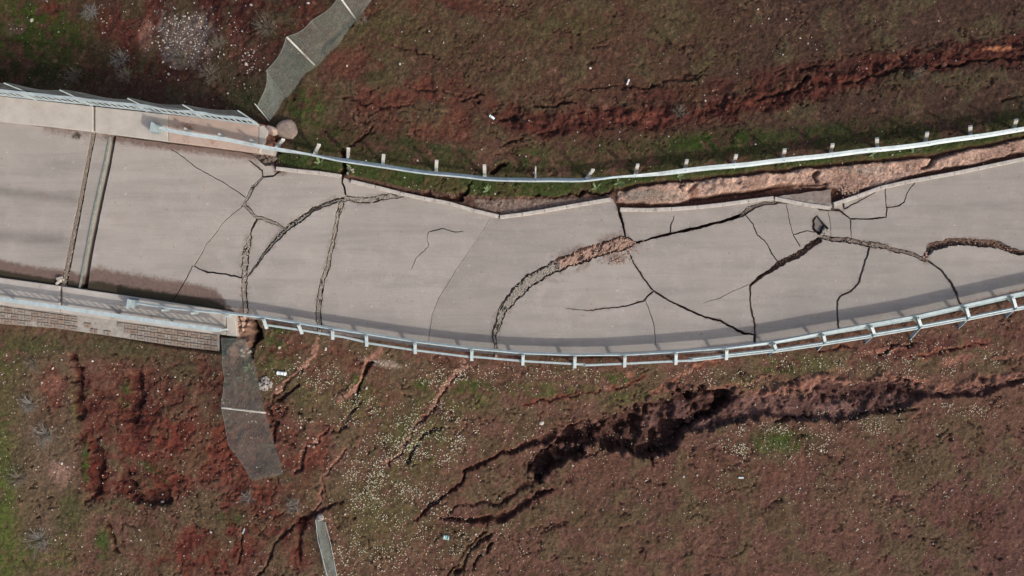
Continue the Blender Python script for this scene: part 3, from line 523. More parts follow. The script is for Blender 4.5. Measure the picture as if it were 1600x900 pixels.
blend((1-sm(-3, 2, s1))*sm(.5, .6, n_mid)*core, C(84, 62, 58), .7)
basin = [(825, 730), (840, 711), (870, 685), (900, 663), (949, 651), (998, 633), (1047, 623), (1054, 606), (1088, 607), (1141, 608), (1145, 630), (1111, 650), (1080, 668), (1060, 690), (1045, 704), (1017, 716), (975, 711), (949, 700), (927, 698), (893, 713), (863, 736), (844, 757), (833, 749)]
s2 = sdf(PX+n_w1*24+n_w3*9, PY+n_w2*24+n_w4*9, basin); m = 1-sm(-2, .6, s2); Z -= m*(.42+.36*sm(.35, .6, n_br)); blend(1-sm(-2, 2, s2), C(80, 58, 52)); Z += m*.20*(sm(.45, .6, fbm(GX, GY, .8, 601, 3, .55))-.4); rough = np.maximum(rough, m*.13)
blend((1-sm(-6, -2, s2))*sm(.58, .68, n_mid), C(104, 80, 76), .8)
pit = [(1290, 600), (1340, 602), (1400, 604), (1450, 612), (1440, 622), (1380, 622), (1320, 628), (1280, 622)]
m = 1-sm(-4, 3, sdf(WX, WY, pit)); Z -= m*.12; blend(m, C(80, 58, 54), .8); rough = np.maximum(rough, m*.2)
crack([(648, 812, 4), (690, 776, 5), (720, 757, 5), (724, 738, 5), (770, 716, 6), (830, 693, 8), (872, 680, 14), (900, 664, 10)], .20, SOILD, C(100, 70, 60), 9, jit=3)
crack([(688, 808, 3), (720, 812, 6), (755, 815, 8), (785, 809, 14), (812, 792, 16), (838, 775, 12), (862, 768, 5)], .26, SOILD, C(100, 70, 60), 12, jit=3)
crack([(700, 800, 3), (735, 790, 4), (780, 785, 5), (820, 760, 9), (845, 745, 12)], .12, SOILD); crack([(1017, 712, 6), (1020, 728, 3)], .3, SOILD); crack([(880, 716, 3), (920, 712, 4), (945, 702, 4)], .2, SOILD)
for pt in ((1240, 655), (1330, 652), (1400, 642)): crack([(pt[0]-30, pt[1]+6, 2), (pt[0], pt[1]+2, 5), (pt[0]+30, pt[1]-3, 2)], .25, SOILD)
# ground clods and hummocks
Z += rough*((n_fine-.5)*1.3+(n_mid-.5)*1.3)+.05*(n_w1+n_w2)*.5+(n_big-.5)*.12*(1-sm(60, 0, np.minimum(sdf(PX, PY, ROAD), 60))*0)
Z += (n_vf-.5)*.06
RS = np.random.RandomState(9); ALB *= RS.uniform(.72, 1.28, GX.shape)[..., None]; Z += RS.uniform(-.012, .012, GX.shape)
blend(sm(.60, .72, n_vf), C(58, 44, 36), .45); blend(sm(.66, .78, fbm(GX, GY, .2, 211, 3, .6)), C(134, 106, 88), .35)
# verge levels: flush next to the road, formation level under it
dr = sdf(PX, PY, ROAD)
near = 1-sm(0, 40, dr); Z = Z*(1-near*.7)+(np.minimum(Z, 0)*.5-.03)*near*.7*(PX > 430)+Z*near*.7*(PX <= 430)
Z = np.where((dr < 40) & (PX > 430), np.minimum(Z, -.015), Z)
under = 1-sm(-7, -2.5, dr); Z = np.where(PX > 425, Z*(1-under)+np.minimum(Z, -.42)*under, Z)
blend(under, C(74, 56, 48)); gmask *= (dr > 2)
# soil packed at the two bridge ends
for poly, zt, col in (([(414, 200), (430, 205), (431, 236), (420, 246), (412, 232)], .02, C(140, 104, 88)), ([(366, 488), (390, 490), (396, 520), (388, 545), (368, 560), (352, 545), (366, 528)], -.10, C(128, 104, 92))):
    m = 1-sm(-2, 5, sdf(PX+n_w3*14, PY+n_w4*14, poly)); Z = Z*(1-m)+(zt+(n_fine-.5)*.45+(n_vf-.5)*.15)*m; blend(m, col, .9); gmask *= 1-m
crack([(398, 502, 10), (402, 520, 12), (396, 545, 10), (388, 560, 7)], .6, DARK)
bridge_zone = (PX < 372) & (dr < 40) & (GY < 7.1) & (GY > -2.2); Z = np.where(bridge_zone & (dr < 0), np.minimum(Z, -1.6), Z)
# the slope under the paved apron
APR = [(-700, 375), (0, 476), (370, 526), (350, 552), (270, 542), (180, 526), (90, 514), (0, 505), (-700, 410)]
m = 1-sm(-3, 4, sdf(PX, PY, APR)); Z = np.where((m > 0) & (PX < 375), Z*(1-m)+np.minimum(Z, -.72)*m, Z)

# beyond the surveyed ground the cells grow: keep only broad tints there
ex = np.maximum(np.maximum(-22.8-GX, GX-22.0), np.maximum(-13.2-GY, GY-14.2)); far_ = sm(.2, 3.0, ex)
Z = Z*(1-far_)+(ZB+.1*(n_big-.5))*far_*(dr > 3)+Z*far_*(dr <= 3)
broad = fbm(GX, GY, 40, 901, 3, .5)[..., None]; fcol = C(84, 66, 54)*(1-sm(.4, .6, broad))+C(80, 76, 52)*sm(.4, .6, broad)
ALB[:] = ALB*(1-far_[..., None])+fcol*far_[..., None]
gm_me = bpy.data.meshes.new('ground'); ny, nx = GX.shape; nv = nx*ny
co = np.stack([GX, GY, Z], -1).reshape(-1, 3).astype(np.float32)
ii = (np.arange(ny-1)[:, None]*nx+np.arange(nx-1)[None, :]).reshape(-1)
quads = np.stack([ii, ii+1, ii+nx+1, ii+nx], -1).astype(np.int32); nf = len(quads)
gm_me.vertices.add(nv); gm_me.vertices.foreach_set('co', co.ravel())
gm_me.loops.add(nf*4); gm_me.loops.foreach_set('vertex_index', quads.ravel())
gm_me.polygons.add(nf); gm_me.polygons.foreach_set('loop_start', np.arange(0, nf*4, 4, dtype=np.int32))
gm_me.polygons.foreach_set('use_smooth', np.ones(nf, bool)); gm_me.update()
at = gm_me.color_attributes.new('albedo', 'FLOAT_COLOR', 'POINT')
at.data.foreach_set('color', np.concatenate([np.clip(ALB*np.array([.91, .84, .82]), 0, 1), np.ones(GX.shape+(1,))], -1).reshape(-1).astype(np.float32))
gm_me.materials.append(M_ground); ground = bpy.data.objects.new('ground', gm_me); COL.objects.link(ground); ground['kind'] = 'structure'

def gz(x, y):
    i = np.clip(np.searchsorted(AX, x)-1, 0, nx-2); j = np.clip(np.searchsorted(AY, y)-1, 0, ny-2)
    tx = (x-AX[i])/(AX[i+1]-AX[i]); ty = (y-AY[j])/(AY[j+1]-AY[j])
    return (Z[j, i]*(1-tx)+Z[j, i+1]*tx)*(1-ty)+(Z[j+1, i]*(1-tx)+Z[j+1, i+1]*tx)*ty
def G(px, py, dz=0.0):
    z = -0.1
    for _ in range(12):
        k = (H-z)/H/40; x = (px-800)*k; y = (450-py)*k; z = .5*z+.5*float(gz(x, y))
    return Vector((x, y, float(gz(x, y))+dz))

# ------------------------------------------------------------------ road: slabs cut by the cracks
rn = random.Random(3)
ribbons = []
for ci, (kind, pts) in enumerate(CR):
    jk = .12 if ci >= len(CR)-2 else 1.0
    rp = resample(pts, 2.6, 0.0)
    wid = max(p[2] for p in pts); lft = []; rgt = []
    ph = rn.uniform(0, 900); NA = np.arange(len(rp))*3.0+ph
    e1 = fbm(NA, NA*0, 22, 5, 4, .75)-.5; e2 = fbm(NA, NA*0+50, 18, 6, 4, .8)-.5; e3 = fbm(NA, NA*0+90, 18, 8, 4, .8)-.5
    for i, p in enumerate(rp):
        a = rp[max(i-1, 0)]; b = rp[min(i+1, len(rp)-1)]; L = math.hypot(b[0]-a[0], b[1]-a[1])+1e-6
        nx_, ny_ = -(b[1]-a[1])/L, (b[0]-a[0])/L
        j = (e1[i]*(4.2 if wid < 6 else 5)+rn.uniform(-.25, .25))*jk; jl = e2[i]*1.5*min(p[2], 14)*.5*jk; jr = e3[i]*1.5*min(p[2], 14)*.5*jk
        end = i in (0, len(rp)-1)
        h = p[2]/2*(0.5 if end else 1); cx, cy = p[0]+nx_*j, p[1]+ny_*j
        lft.append((cx+nx_*(h+jl), cy+ny_*(h+jl))); rgt.append((cx-nx_*(h+jr), cy-ny_*(h+jr)))
    ribbons.append((kind, lft, rgt, rp))
verts = []; edges = []
def addloop(poly):
    o = len(verts); verts.extend(Vector(p[:2]) for p in poly)
    edges.extend((o+i, o+(i+1) % len(poly)) for i in range(len(poly)))
rb = resample(ROAD_TOP, 8, 0)+resample(ROAD_BOT, 7, 0)
rb = [(p[0], p[1]+(rn.uniform(-.8, .8) if p[0] > 0 else 0)) for p in rb]
addloop(rb)
for kind, l, r, rp in ribbons: addloop(l+r[::-1])
gx = np.arange(-60, 1700, 6.5); gy = np.arange(180, 570, 6.5); QX, QY = np.meshgrid(gx, gy); QX = QX+np.random.RandomState(1).uniform(-1.6, 1.6, QX.shape); QY = QY+np.random.RandomState(2).uniform(-1.6, 1.6, QY.shape)
ok = sdf(QX, QY, rb) < -2
verts.extend(Vector((float(a), float(b))) for a, b in zip(QX[ok], QY[ok]))
ov, oe, of, _, _, _ = delaunay_2d_cdt(verts, edges, [], 0, 1e-3)
vx = np.array([v.x for v in ov]); vy = np.array([v.y for v in ov]); T = np.array([tuple(f) for f in of])
cx = vx[T].mean(1); cy = vy[T].mean(1)
isroad = inside(cx, cy, rb)
for kind, l, r, rp in ribbons:
    po = l+r[::-1]; x0 = min(p[0] for p in po); x1 = max(p[0] for p in po); y0 = min(p[1] for p in po); y1 = max(p[1] for p in po)
    q = np.where((cx > x0) & (cx < x1) & (cy > y0) & (cy < y1) & isroad)[0]
    if len(q):                                            # inside the ribbon: union of its quads
        m = np.zeros(len(q), bool)
        for i in range(len(l)-1): m |= inside(cx[q], cy[q], [l[i], l[i+1], r[i+1], r[i]])
        isroad[q[m]] = False
lab = -np.ones(len(T), int); em = {}
for i in np.where(isroad)[0]:
    t = T[i]
    for a, b in ((t[0], t[1]), (t[1], t[2]), (t[2], t[0])): em.setdefault((min(a, b), max(a, b)), []).append(i)
adj = {}
for e, fs in em.items():
    if len(fs) == 2: adj.setdefault(fs[0], []).append(fs[1]); adj.setdefault(fs[1], []).append(fs[0])
comps = []
for i in np.where(isroad)[0]:
    if lab[i] >= 0: continue
    c = len(comps); stack = [i]; lab[i] = c; cur = []
    while stack:
        k = stack.pop(); cur.append(k)
        for n_ in adj.get(k, []):
            if lab[n_] < 0: lab[n_] = c; stack.append(n_)
    comps.append(cur)
# survey masks on the road surface
def road_masks(X, Y):
    X = np.asarray(X); Y = np.asarray(Y)
    low = np.interp(X, [-700, 0, 100, 365, 400], [330, 435, 450, 489, 499]); up = low-Y          # distance above the lower edge
    th = np.interp(X, [-700, 0, 60, 110, 128, 150, 200, 280, 335, 352, 362], [30, 31, 28, 30, 24, 44, 40, 40, 36, 20, 0])
    dirt = np.clip(1-(up-th*.72)/(th*.38+2), 0, 1)*(X < 364)*(th > 1)
    moss = np.clip(1-(up-th*.26)/(th*.34+1), 0, 1)*(X < 358)*(X > -700)*(th > 1)
    # dust and crumbs beside the open cracks
    for kind, pts in CR[:-2]:
        wm = max(p[2] for p in pts)
        if wm < 2.4: continue
        d, w, _ = seg_dist(X, Y, pts); g_ = fbm(X, Y, 22, 61, 3, .6)
        dirt = np.maximum(dirt, (.62 if kind == 'earth' else .42)*np.exp(-(np.maximum(d-w*.5, 0)/(3+wm*.35))**2)*sm(.35, .6, g_))
    # litter of soil along the upper kerb
    topl = np.interp(X, [0, 145, 245, 425, 431, 532], [191, 208, 222, 243, 263, 277]); dn = Y-topl
    k = np.interp(X, [60, 70, 110, 150, 180, 250, 330, 425, 445, 460], [0, .5, .6, .4, .8, .9, .8, 1.0, .6, 0])
    dirt = np.maximum(dirt, k*np.clip(1-(dn-5)/12, 0, 1)); moss = np.maximum(moss, .62*k*np.clip(1-dn/6, 0, 1)*(X > 250))
    g = np.exp(-(((X-120)/9)**2+((Y-212)/8)**2)); moss = np.maximum(moss, g)
    tone = .5+0*X
    tone += -.10*sm(700, 1600, X)
    tone += .06*np.exp(-((X-640)/120)**2)*np.exp(-((Y-450)/70)**2)
    mj = np.interp(Y, [340, 375, 400, 442, 467, 492, 530], [768, 745, 727, 700, 685, 675, 669])
    tone += np.where((X > mj), -.17*np.exp(-np.maximum(X-mj, 0)/160), +.03*np.exp(-np.maximum(mj-X, 0)/80))
    for x0, y0, x1, y1, w_, a_ in ((-60, 292, 130, 314, 8, -.42), (-60, 362, 112, 378, 9, -.38), (-60, 318, 120, 330, 9, -.05), (160, 300, 380, 318, 14, -.06), (560, 355, 760, 358, 8, -.12), (1000, 372, 1270, 345, 22, -.02), (620, 350, 800, 345, 10, -.04)):
        yy = y0+(y1-y0)*(X-x0)/(x1-x0); tone += a_*np.exp(-((Y-yy)/w_)**2)*sm(x0-25, x0+25, X)*(1-sm(x1-20, x1+10, X))
    dmg = np.exp(-(((X-962)/20)**2+((Y-404)/10)**2))*.75+np.exp(-(((X-870)/20)**2+((Y-438)/7)**2))*.4+np.exp(-(((X-440)/22)**2+((Y-504)/8)**2))*.9
    edge = np.interp(X, [365, 450, 520, 600, 700, 800, 900, 1000, 1100, 1200, 1300, 1400, 1500, 1600], [490, 508, 521, 534, 548, 556, 557, 557, 552, 541, 524, 502, 476, 452])
    e = edge-Y; dmg = np.maximum(dmg, .62*np.clip(1-e/8, 0, 1)*(X > 400)); dirt = np.maximum(dirt, dmg)
    k2 = np.interp(X, [365, 380, 410], [.6, .9, 0])*np.clip((Y-470)/18, 0, 1); dirt = np.maximum(dirt, k2)
    sl = np.exp(-(((X-1281)/8)**2+((Y-350)/14)**2)); tone -= sl*.16
    sink = sm(1220, 1240, X)*(1-sm(1299, 1302, X))*(Y < np.interp(X, [1211, 1250, 1299], [305, 314, 322])); tone = tone-.12*sink; dirt = np.maximum(dirt, sink*.5)
    fd = sm(-62, -30, X); return dirt*fd, moss*fd, .5+(tone-.5)*fd
MD, MM, MT = road_masks(vx, vy); MT = np.clip(MT, .05, .95)
road = structure('road')
small = []; slab_no = 0
for cur in comps:
    tri = T[cur]; area = 0.5*np.abs((vx[tri[:, 1]]-vx[tri[:, 0]])*(vy[tri[:, 2]]-vy[tri[:, 0]])-(vx[tri[:, 2]]-vx[tri[:, 0]])*(vy[tri[:, 1]]-vy[tri[:, 0]])).sum()
    if area < 12: continue
    used, inv = np.unique(tri, return_inverse=True); inv = inv.reshape(-1, 3); n = len(used)
    x = (vx[used]-800)/40; y = (450-vy[used])/40; mx, my = x.mean(), y.mean()
    big = area > 4000; tl = .007 if big else .022
    ax_, ay_ = rn.uniform(-tl, tl), rn.uniform(-tl, tl); dz = rn.uniform(-.028, .022)
    if area < 3000: dz -= .02
    hole = 1270 < vx[used].mean() < 1290 and 338 < vy[used].mean() < 366 and area < 900
    if hole: dz = -.09
    z = dz+ax_*(x-mx)+ay_*(y-my); z = np.minimum(z, .03)
    if my > 3.2 and vx[used].mean() > 1215 and vx[used].mean() < 1300 and vy[used].mean() < 312: z = z-.10
    ec = {}
    for t in inv:
        for a, b in ((t[0], t[1]), (t[1], t[2]), (t[2], t[0])):
            ec[(a, b)] = 1
    fr = []
    for t in inv:
        p = [(x[k], y[k]) for k in t]; s_ = (p[1][0]-p[0][0])*(p[2][1]-p[0][1])-(p[2][0]-p[0][0])*(p[1][1]-p[0][1])
        fr.append(tuple(int(k) for k in (t if s_ > 0 else t[::-1])))
    de = set()
    for t in fr:
        for a, b in ((t[0], t[1]), (t[1], t[2]), (t[2], t[0])): de.add((a, b))
    bd = [(a, b) for a, b in de if (b, a) not in de]
    bi = sorted({a for e in bd for a in e}); bm = {a: n+i for i, a in enumerate(bi)}
    vs = [(float(x[k]), float(y[k]), float(z[k])) for k in range(n)]+[(float(x[k]), float(y[k]), float(z[k])-.55) for k in bi]
    fs = fr+[(b, a, bm[a], bm[b]) for a, b in bd]
    me = bpy.data.meshes.new('slab'); me.from_pydata(vs, [], fs); me.update()
    ca = me.color_attributes.new('masks', 'FLOAT_COLOR', 'POINT'); tv = -.3 if hole else rn.uniform(-.05, .05)
    arr = np.ones((len(vs), 4), np.float32); u = np.concatenate([used, used[bi]]); arr[:, 0] = MD[u]; arr[:, 1] = MM[u]; arr[:, 2] = MT[u]+tv
    ca.data.foreach_set('color', arr.ravel()); me.materials.append(M_road)
    o = bpy.data.objects.new('slab', me); COL.objects.link(o); o.parent = road; slab_no += 1
# material lying in the wide cracks
M_joint = mat('worn_joint', lin(140, 126, 114), lin(106, 94, 84), scale=20, bump=.6, c3=lin(140, 126, 114))
FM = {'joint': (M_joint, -.02, M_chip), 'rubble': (M_rub, -.02, M_chip), 'rubbleR': (M_rub, -.04, M_chip), 'earth': (M_earth, -.05, M_echip), 'brown': (M_brown, -.05, M_chip), 'gapw': (M_soil, -.20, M_echip)}
chips = {}
for ri, (kind, l, r, rp) in enumerate(ribbons):
    if kind == 'gap': continue
    m_, zc, cm = FM[kind]; mb = MB(); nseg = 8; n = len(l); rows = []
    for i in range(n):
        row = []
        for k in range(nseg+1):
            t = k/nseg; px_ = l[i][0]*(1-t)+r[i][0]*t; py_ = l[i][1]*(1-t)+r[i][1]*t
            e = min(t, 1-t); dpt = -.24 if e == 0 else (-.16 if k in (1, nseg-1) and rn.random() < .6 else zc)
            if kind == 'rubbleR' and t <= .38: dpt = -.26
            if kind == 'gapw': dpt = -.28 if t <= .5 else zc+.06
            z_ = dpt+rn.uniform(-.014, .012) if kind != 'gapw' else dpt+rn.uniform(-.03, .03)
            if kind in ('rubble', 'rubbleR', 'earth', 'brown') and 0 < k < nseg and vn(i*2.6+ri*77, k*3.1*(2 if e < .3 else 1), 7, 9) > (.84 if kind != 'earth' else .72): z_ -= .14
            row.append(P(px_, py_, min(z_, -.008)))
        rows.append(row)
    mb.add([v for row in rows for v in row], [(i*(nseg+1)+k, i*(nseg+1)+k+1, (i+1)*(nseg+1)+k+1, (i+1)*(nseg+1)+k) for i in range(n-1) for k in range(nseg)])
    if kind == 'joint': nm = 'joint_filler'
    else: nm = 'crack_filling'
    o = mb.build(nm, m_, road); o['kind'] = 'stuff'
    for i in range(n-1):
        wd = math.hypot(l[i][0]-r[i][0], l[i][1]-r[i][1])
        for _ in range(int(wd*.30+rn.random()) if wd < 14 else int(wd*.22)):
            t = rn.uniform(.12, .9); px_ = l[i][0]*(1-t)+r[i][0]*t+rn.uniform(-2, 2); py_ = l[i][1]*(1-t)+r[i][1]*t+rn.uniform(-2, 2)
            chips.setdefault(cm.name, (cm, MB()))[1].rock(P(px_, py_, zc+rn.uniform(-.02, .015)), rn.uniform(.010, .036 if wd > 9 else .022), .6, rn.random())
em_ = chips[M_echip.name][1]
for _ in range(150):
    x_, y_ = rn.gauss(963, 13), rn.gauss(402, 6); em_.rock(P(x_, y_, .01), rn.uniform(.01, .03), .6, rn.random())
for _ in range(130):
    x_, y_ = rn.gauss(1327, 9), rn.gauss(296, 7); em_.rock(P(x_, y_, .0), rn.uniform(.015, .04), .6, rn.random())
for _ in range(60):
    x_, y_ = rn.gauss(975, 14), rn.gauss(384, 5); em_.rock(P(x_, y_, .01), rn.uniform(.015, .045), .6, rn.random())
for nm, (cm, b_) in chips.items():
    o = b_.build('rubble', cm, road); o['kind'] = 'stuff'
# steel edge of the bridge joint
mb = MB(); pts = [(172, 214), (164, 255), (146, 335), (133, 405), (124, 452)]
for a, b in zip(pts, pts[1:]): mb.bar(P(a[0], a[1], .012), P(b[0], b[1], .012), .06, .05)
mb.build('joint_edge', M_steel, road)
# slab wall of the opened joint, seen as a step
# ------------------------------------------------------------------ kerb stones
kerb = structure('kerb')
for line in KERBS:
    pts = resample(line, 6)
    acc = [0]
    for a, b in zip(pts, pts[1:]): acc.append(acc[-1]+math.hypot(b[0]-a[0], b[1]-a[1]))
    tot = acc[-1]; n = max(1, round(tot/38))
    def at_(s):
        return (float(np.interp(s, acc, [p[0] for p in pts])), float(np.interp(s, acc, [p[1] for p in pts])))
    for k in range(n):
        a = at_(tot*k/n+.35); b = at_(tot*(k+1)/n-.35); zt = .10+rn.uniform(-.012, .012)
        A = P(a[0], a[1], zt); B = P(b[0], b[1], zt+rn.uniform(-.01, .01)); d = (B-A).normalized(); sdv = Vector((-d.y, d.x, 0)); w = .075; c = .018
        prof = [(-w, -.30), (-w, -c), (-w+c, 0), (w-c, 0), (w, -c), (w, -.30)]
        vs = [q+sdv*(u)+Vector((0, 0, v)) for q in (A, B) for u, v in prof]; m_ = len(prof)
        mb = MB(); mb.add(vs, [tuple(range(m_)), tuple(range(2*m_-1, m_-1, -1))]+[(i, m_+i, m_+(i+1) % m_, (i+1) % m_) for i in range(m_)])
        mb.build('kerb_stone', M_kerb, kerb)
# ------------------------------------------------------------------ bridge sidewalks, deck, apron
bridge = structure('bridge')
def polyP(pts, z): return [P(x, y, z) for x, y in pts]
mb = MB(); mb.prism(polyP([(-700, 75), (0, 158), (395, 200), (405, 215), (400, 240), (372, 520), (0, 475), (-700, 380)], 0), -1.4, -.75); mb.build('deck', M_conc_dark, bridge)
mb = MB(); mb.prism(polyP([(372, 190), (408, 198), (425, 240), (392, 500), (360, 528), (345, 520)], 0), -5, -.36); mb.build('abutment', M_conc_dark, bridge)
def slabs(parts, z1, name, m):
    for p in parts:
        mb = MB(); mb.prism(polyP(p, z1), -.76, z1); o = mb.build(name, m, bridge)
        bv = o.modifiers.new('bevel', 'BEVEL'); bv.width = .02; bv.segments = 2; bv.limit_method = 'ANGLE'
def seg_between(top, bot, xa, xb):
    tx, ty = zip(*top); bx, by = zip(*bot); xs = sorted({xa, xb}|{x for x in tx if xa < x < xb})
    xs2 = sorted({xa, xb}|{x for x in bx if xa < x < xb})
    return [(x, float(np.interp(x, tx, ty))) for x in xs]+[(x, float(np.interp(x, bx, by))) for x in xs2[::-1]]
T1 = [(-700, 75), (0, 150), (200, 172), (390, 192), (415, 197)]; B1 = [(-700, 108), (0, 190), (70, 197), (145, 206), (245, 219), (425, 242)]
slabs([seg_between(T1, B1, -700, -200), seg_between(T1, B1, -199.4, 145), seg_between(T1, B1, 148.5, 262)], .15, 'sidewalk_slab', M_walk)
slabs([seg_between(T1, B1, 262.5, 404)], .147, 'sidewalk_slab', M_walkp); slabs([[(404.5, 197), (412, 196), (419, 204), (412, 224), (404.5, 239)]], .16, 'end_block', M_walk)
slabs([[(404.5, 239.4), (412, 225), (425, 232), (425, 242)]], .10, 'sidewalk_slab', M_walk)
T2 = [(-700, 330), (0, 434), (95, 447), (365, 487)]; B2 = [(-700, 378), (0, 476), (370, 526)]
slabs([seg_between(T2, B2, -700, -250), seg_between(T2, B2, -249.4, 93), seg_between(T2, B2, 97, 353)], .15, 'sidewalk_slab', M_walk)
slabs([[(353.6, 486), (366, 488), (371, 526), (353.6, 524)]], .17, 'end_block', M_walk)
# raised edge lip of the lower sidewalk
mb = MB(); mb.bar(P(-300, 431.5, .19), P(92, 484.5, .19), .10, .09)
# (lip lies under the railing)
mb2 = MB(); mb2.bar(P(-700, 379.5, .20), P(93, 484.8, .20), .14, .10); mb2.build('edge_lip', M_walk, bridge)
mb2 = MB(); mb2.bar(P(97, 485.6, .20), P(353, 520.5, .20), .14, .10); mb2.build('edge_lip', M_walk, bridge)

apron = structure('paved_apron'); rn2 = random.Random(11)
mb = MB()
inner = [(-120, 461), (0, 478), (100, 492), (200, 505), (345, 524)]; outer = [(-120, 492), (0, 506), (90, 513), (180, 526), (270, 540), (342, 549)]
def ap(px, t, lift=0):
    a = float(np.interp(px, *zip(*inner))); b = float(np.interp(px, *zip(*outer))); return P(px, a+(b-a)*t, -.12-.42*t+lift)
xs = np.linspace(-120, 343, 50); mb.add([ap(x, t, -.05) for x in xs for t in (-.1, 1.0)]+[ap(x, 1, -.9) for x in xs], [(2*i, 2*i+1, 2*i+3, 2*i+2) for i in range(49)]+[(2*i+1, 100+i, 101+i, 2*i+3) for i in range(49)])
mb.build('bedding', M_mortar, apron)
protos = {}
x = -118
bi = 0
def paver(c, ux, uy, L, Wd, m):
    mb = MB(); zc = Vector((0, 0, rn2.uniform(-.012, .012)+.02)); w = Wd*.5-.006; l_ = L*.5-.006; b_ = .012
    up = Vector((0, 0, 1)); top = [c+zc+ux*(sx*(l_-b_))+uy*(sy*(w-b_)) for sx, sy in ((-1, -1), (1, -1), (1, 1), (-1, 1))]
    mid = [c+zc-up*b_+ux*(sx*l_)+uy*(sy*w) for sx, sy in ((-1, -1), (1, -1), (1, 1), (-1, 1))]; bot = [v-up*.06 for v in mid]
    mb.add(top+mid+bot, [(0, 1, 2, 3)]+[(i+4, (i+1) % 4+4, (i+1) % 4, i) for i in range(4)]+[(i+8, (i+1) % 4+8, (i+1) % 4+4, i+4) for i in range(4)])
    mb.build('paver', m, apron)
while x < 338:
    for row in range(3):
        wpx = 10.4; t0 = row/3+.02; t1 = (row+1)/3
        if 118 < x < 192 and rn2.random() < (.85 if row < 2 else .6): continue
        if row == 2 and rn2.random() < .12: continue
        if row == 2 and 178 < x < 196: continue
        q00 = ap(x, t0); q10 = ap(x+wpx, t0); q01 = ap(x, t1); u = (q10-q00); v = (q01-q00)
        ul, vl = u.length, v.length; u.normalize(); v.normalize(); cen = q00+u*ul/2+v*vl/2
        m = M_paver if rn2.random() < .55 else M_paver2
        if (bi+row) % 2:
            for s in (-1, 1): paver(cen+u*(s*ul/4), v, u, vl*.98, ul/2*.97, m)
        else:
            for s in (-1, 1): paver(cen+v*(s*vl/4), u, v, ul*.98, vl/2*.97, m)
    x += 10.4; bi += 1

# ------------------------------------------------------------------ railings on the bridge
def railing(name, label, line, ztop, zbot, pitch, parent=None, railw=.12, balw=.03, m=M_rail):
    root = thing(name, label, 'railing', line[0]*.5+line[-1]*.5 if False else Vector((line[0].x, line[0].y, zbot)))
    tops = []; acc = [0]
    for a, b in zip(line, line[1:]): acc.append(acc[-1]+(b-a).length)
    def at2(s): return Vector([float(np.interp(s, acc, [p[k] for p in line])) for k in range(2)]+[0])
    tot = acc[-1]; mb = MB(); n = int(tot/2.0)
    for i in range(n):
        a = at2(tot*i/n)+Vector((0, 0, ztop)); b = at2(tot*(i+1)/n-.008)+Vector((0, 0, ztop)); mb = MB(); mb.bar(a, b, railw, .06); pbuild(mb, 'top_rail', m, root)
        a.z = b.z = zbot+.10; mb = MB(); mb.bar(a, b, .05, .05); pbuild(mb, 'bottom_rail', m, root)
    for i in range(n+1):
        a = at2(tot*i/n); mb = MB(); mb.bar(a+Vector((0, 0, zbot)), a+Vector((0, 0, ztop-.032)), .07, .07, (1, 0, 0)); pbuild(mb, 'post', m, root)
    k = int(tot/pitch); proto = None; l0 = root_loc(root)
    for i in range(k):
        s = (i+.5)*pitch; a = at2(s)
        if proto is None:
            mb = MB(); mb.bar((0, 0, zbot+.126), (0, 0, ztop-.031), balw, .035, (1, 0, 0)); proto = mb.build('baluster', m, root); o = proto
        else:
            o = proto.copy(); COL.objects.link(o); o.parent = root
        o.location = a-Vector((l0.x, l0.y, 0))+Vector((0, 0, -l0.z)); o.rotation_euler = (0, 0, math.atan2((line[-1]-line[0]).y, (line[-1]-line[0]).x))
    return root
railing('bridge_railing', 'pale blue steel railing with close balusters beside the net on the upper bridge sidewalk',
        [P(-420, 92, 1.1), P(0, 142, 1.1), P(100, 152, 1.1), P(195, 162, 1.1), P(325, 178, 1.1), P(390, 187, 1.1)], 1.1, .15, .24, railw=.11, balw=.03, m=M_rail)
railing('bridge_railing', 'wide white topped steel railing casting striped shade on the lower bridge sidewalk',
        [P(-420, 407, .8), P(0, 467, .8), P(67, 476, .8), P(160, 490, .8), P(225, 500, .8), P(345, 516, .8)], .80, .22, .30, railw=.16, balw=.04, m=M_railw)
# bolts / clamps on lower railing
# ------------------------------------------------------------------ nets
def net_panel(name, corners, parent, m, pitch=.05, r=.004, sag=.1, seed=0):
    """corners: base0, base1, top1, top0"""
    b0, b1, t1, t0 = [Vector(c) for c in corners]; rr = random.Random(seed)
    ph = rr.uniform(0, 6); nrm = (b1-b0).cross(t0-b0).normalized()
    def S(u, v):
        p = (b0*(1-u)+b1*u)*(1-v)+(t0*(1-u)+t1*u)*v
        return p+nrm*(sag*math.sin(math.pi*u)*math.sin(1.2*v+.3)*.6+.05*math.sin(5*u+ph)*math.sin(4*v+ph))+Vector((0, 0, -sag*.6*v*math.sin(math.pi*u)))
    Lu = max((b1-b0).length, (t1-t0).length); Lv = ((t0-b0).length+(t1-b1).length)/2; nu = int(Lu/pitch); nv_ = int(Lv/pitch); mb = MB(); N_ = 8
    for i in range(nu+1): mb.tube([S(i/nu, k/N_) for k in range(N_+1)], r, 3)
    for j in range(nv_+1): mb.tube([S(k/N_, j/nv_) for k in range(N_+1)], r*(2.2 if j == nv_ else 1), 3)
    return pbuild(mb, name, m, parent)
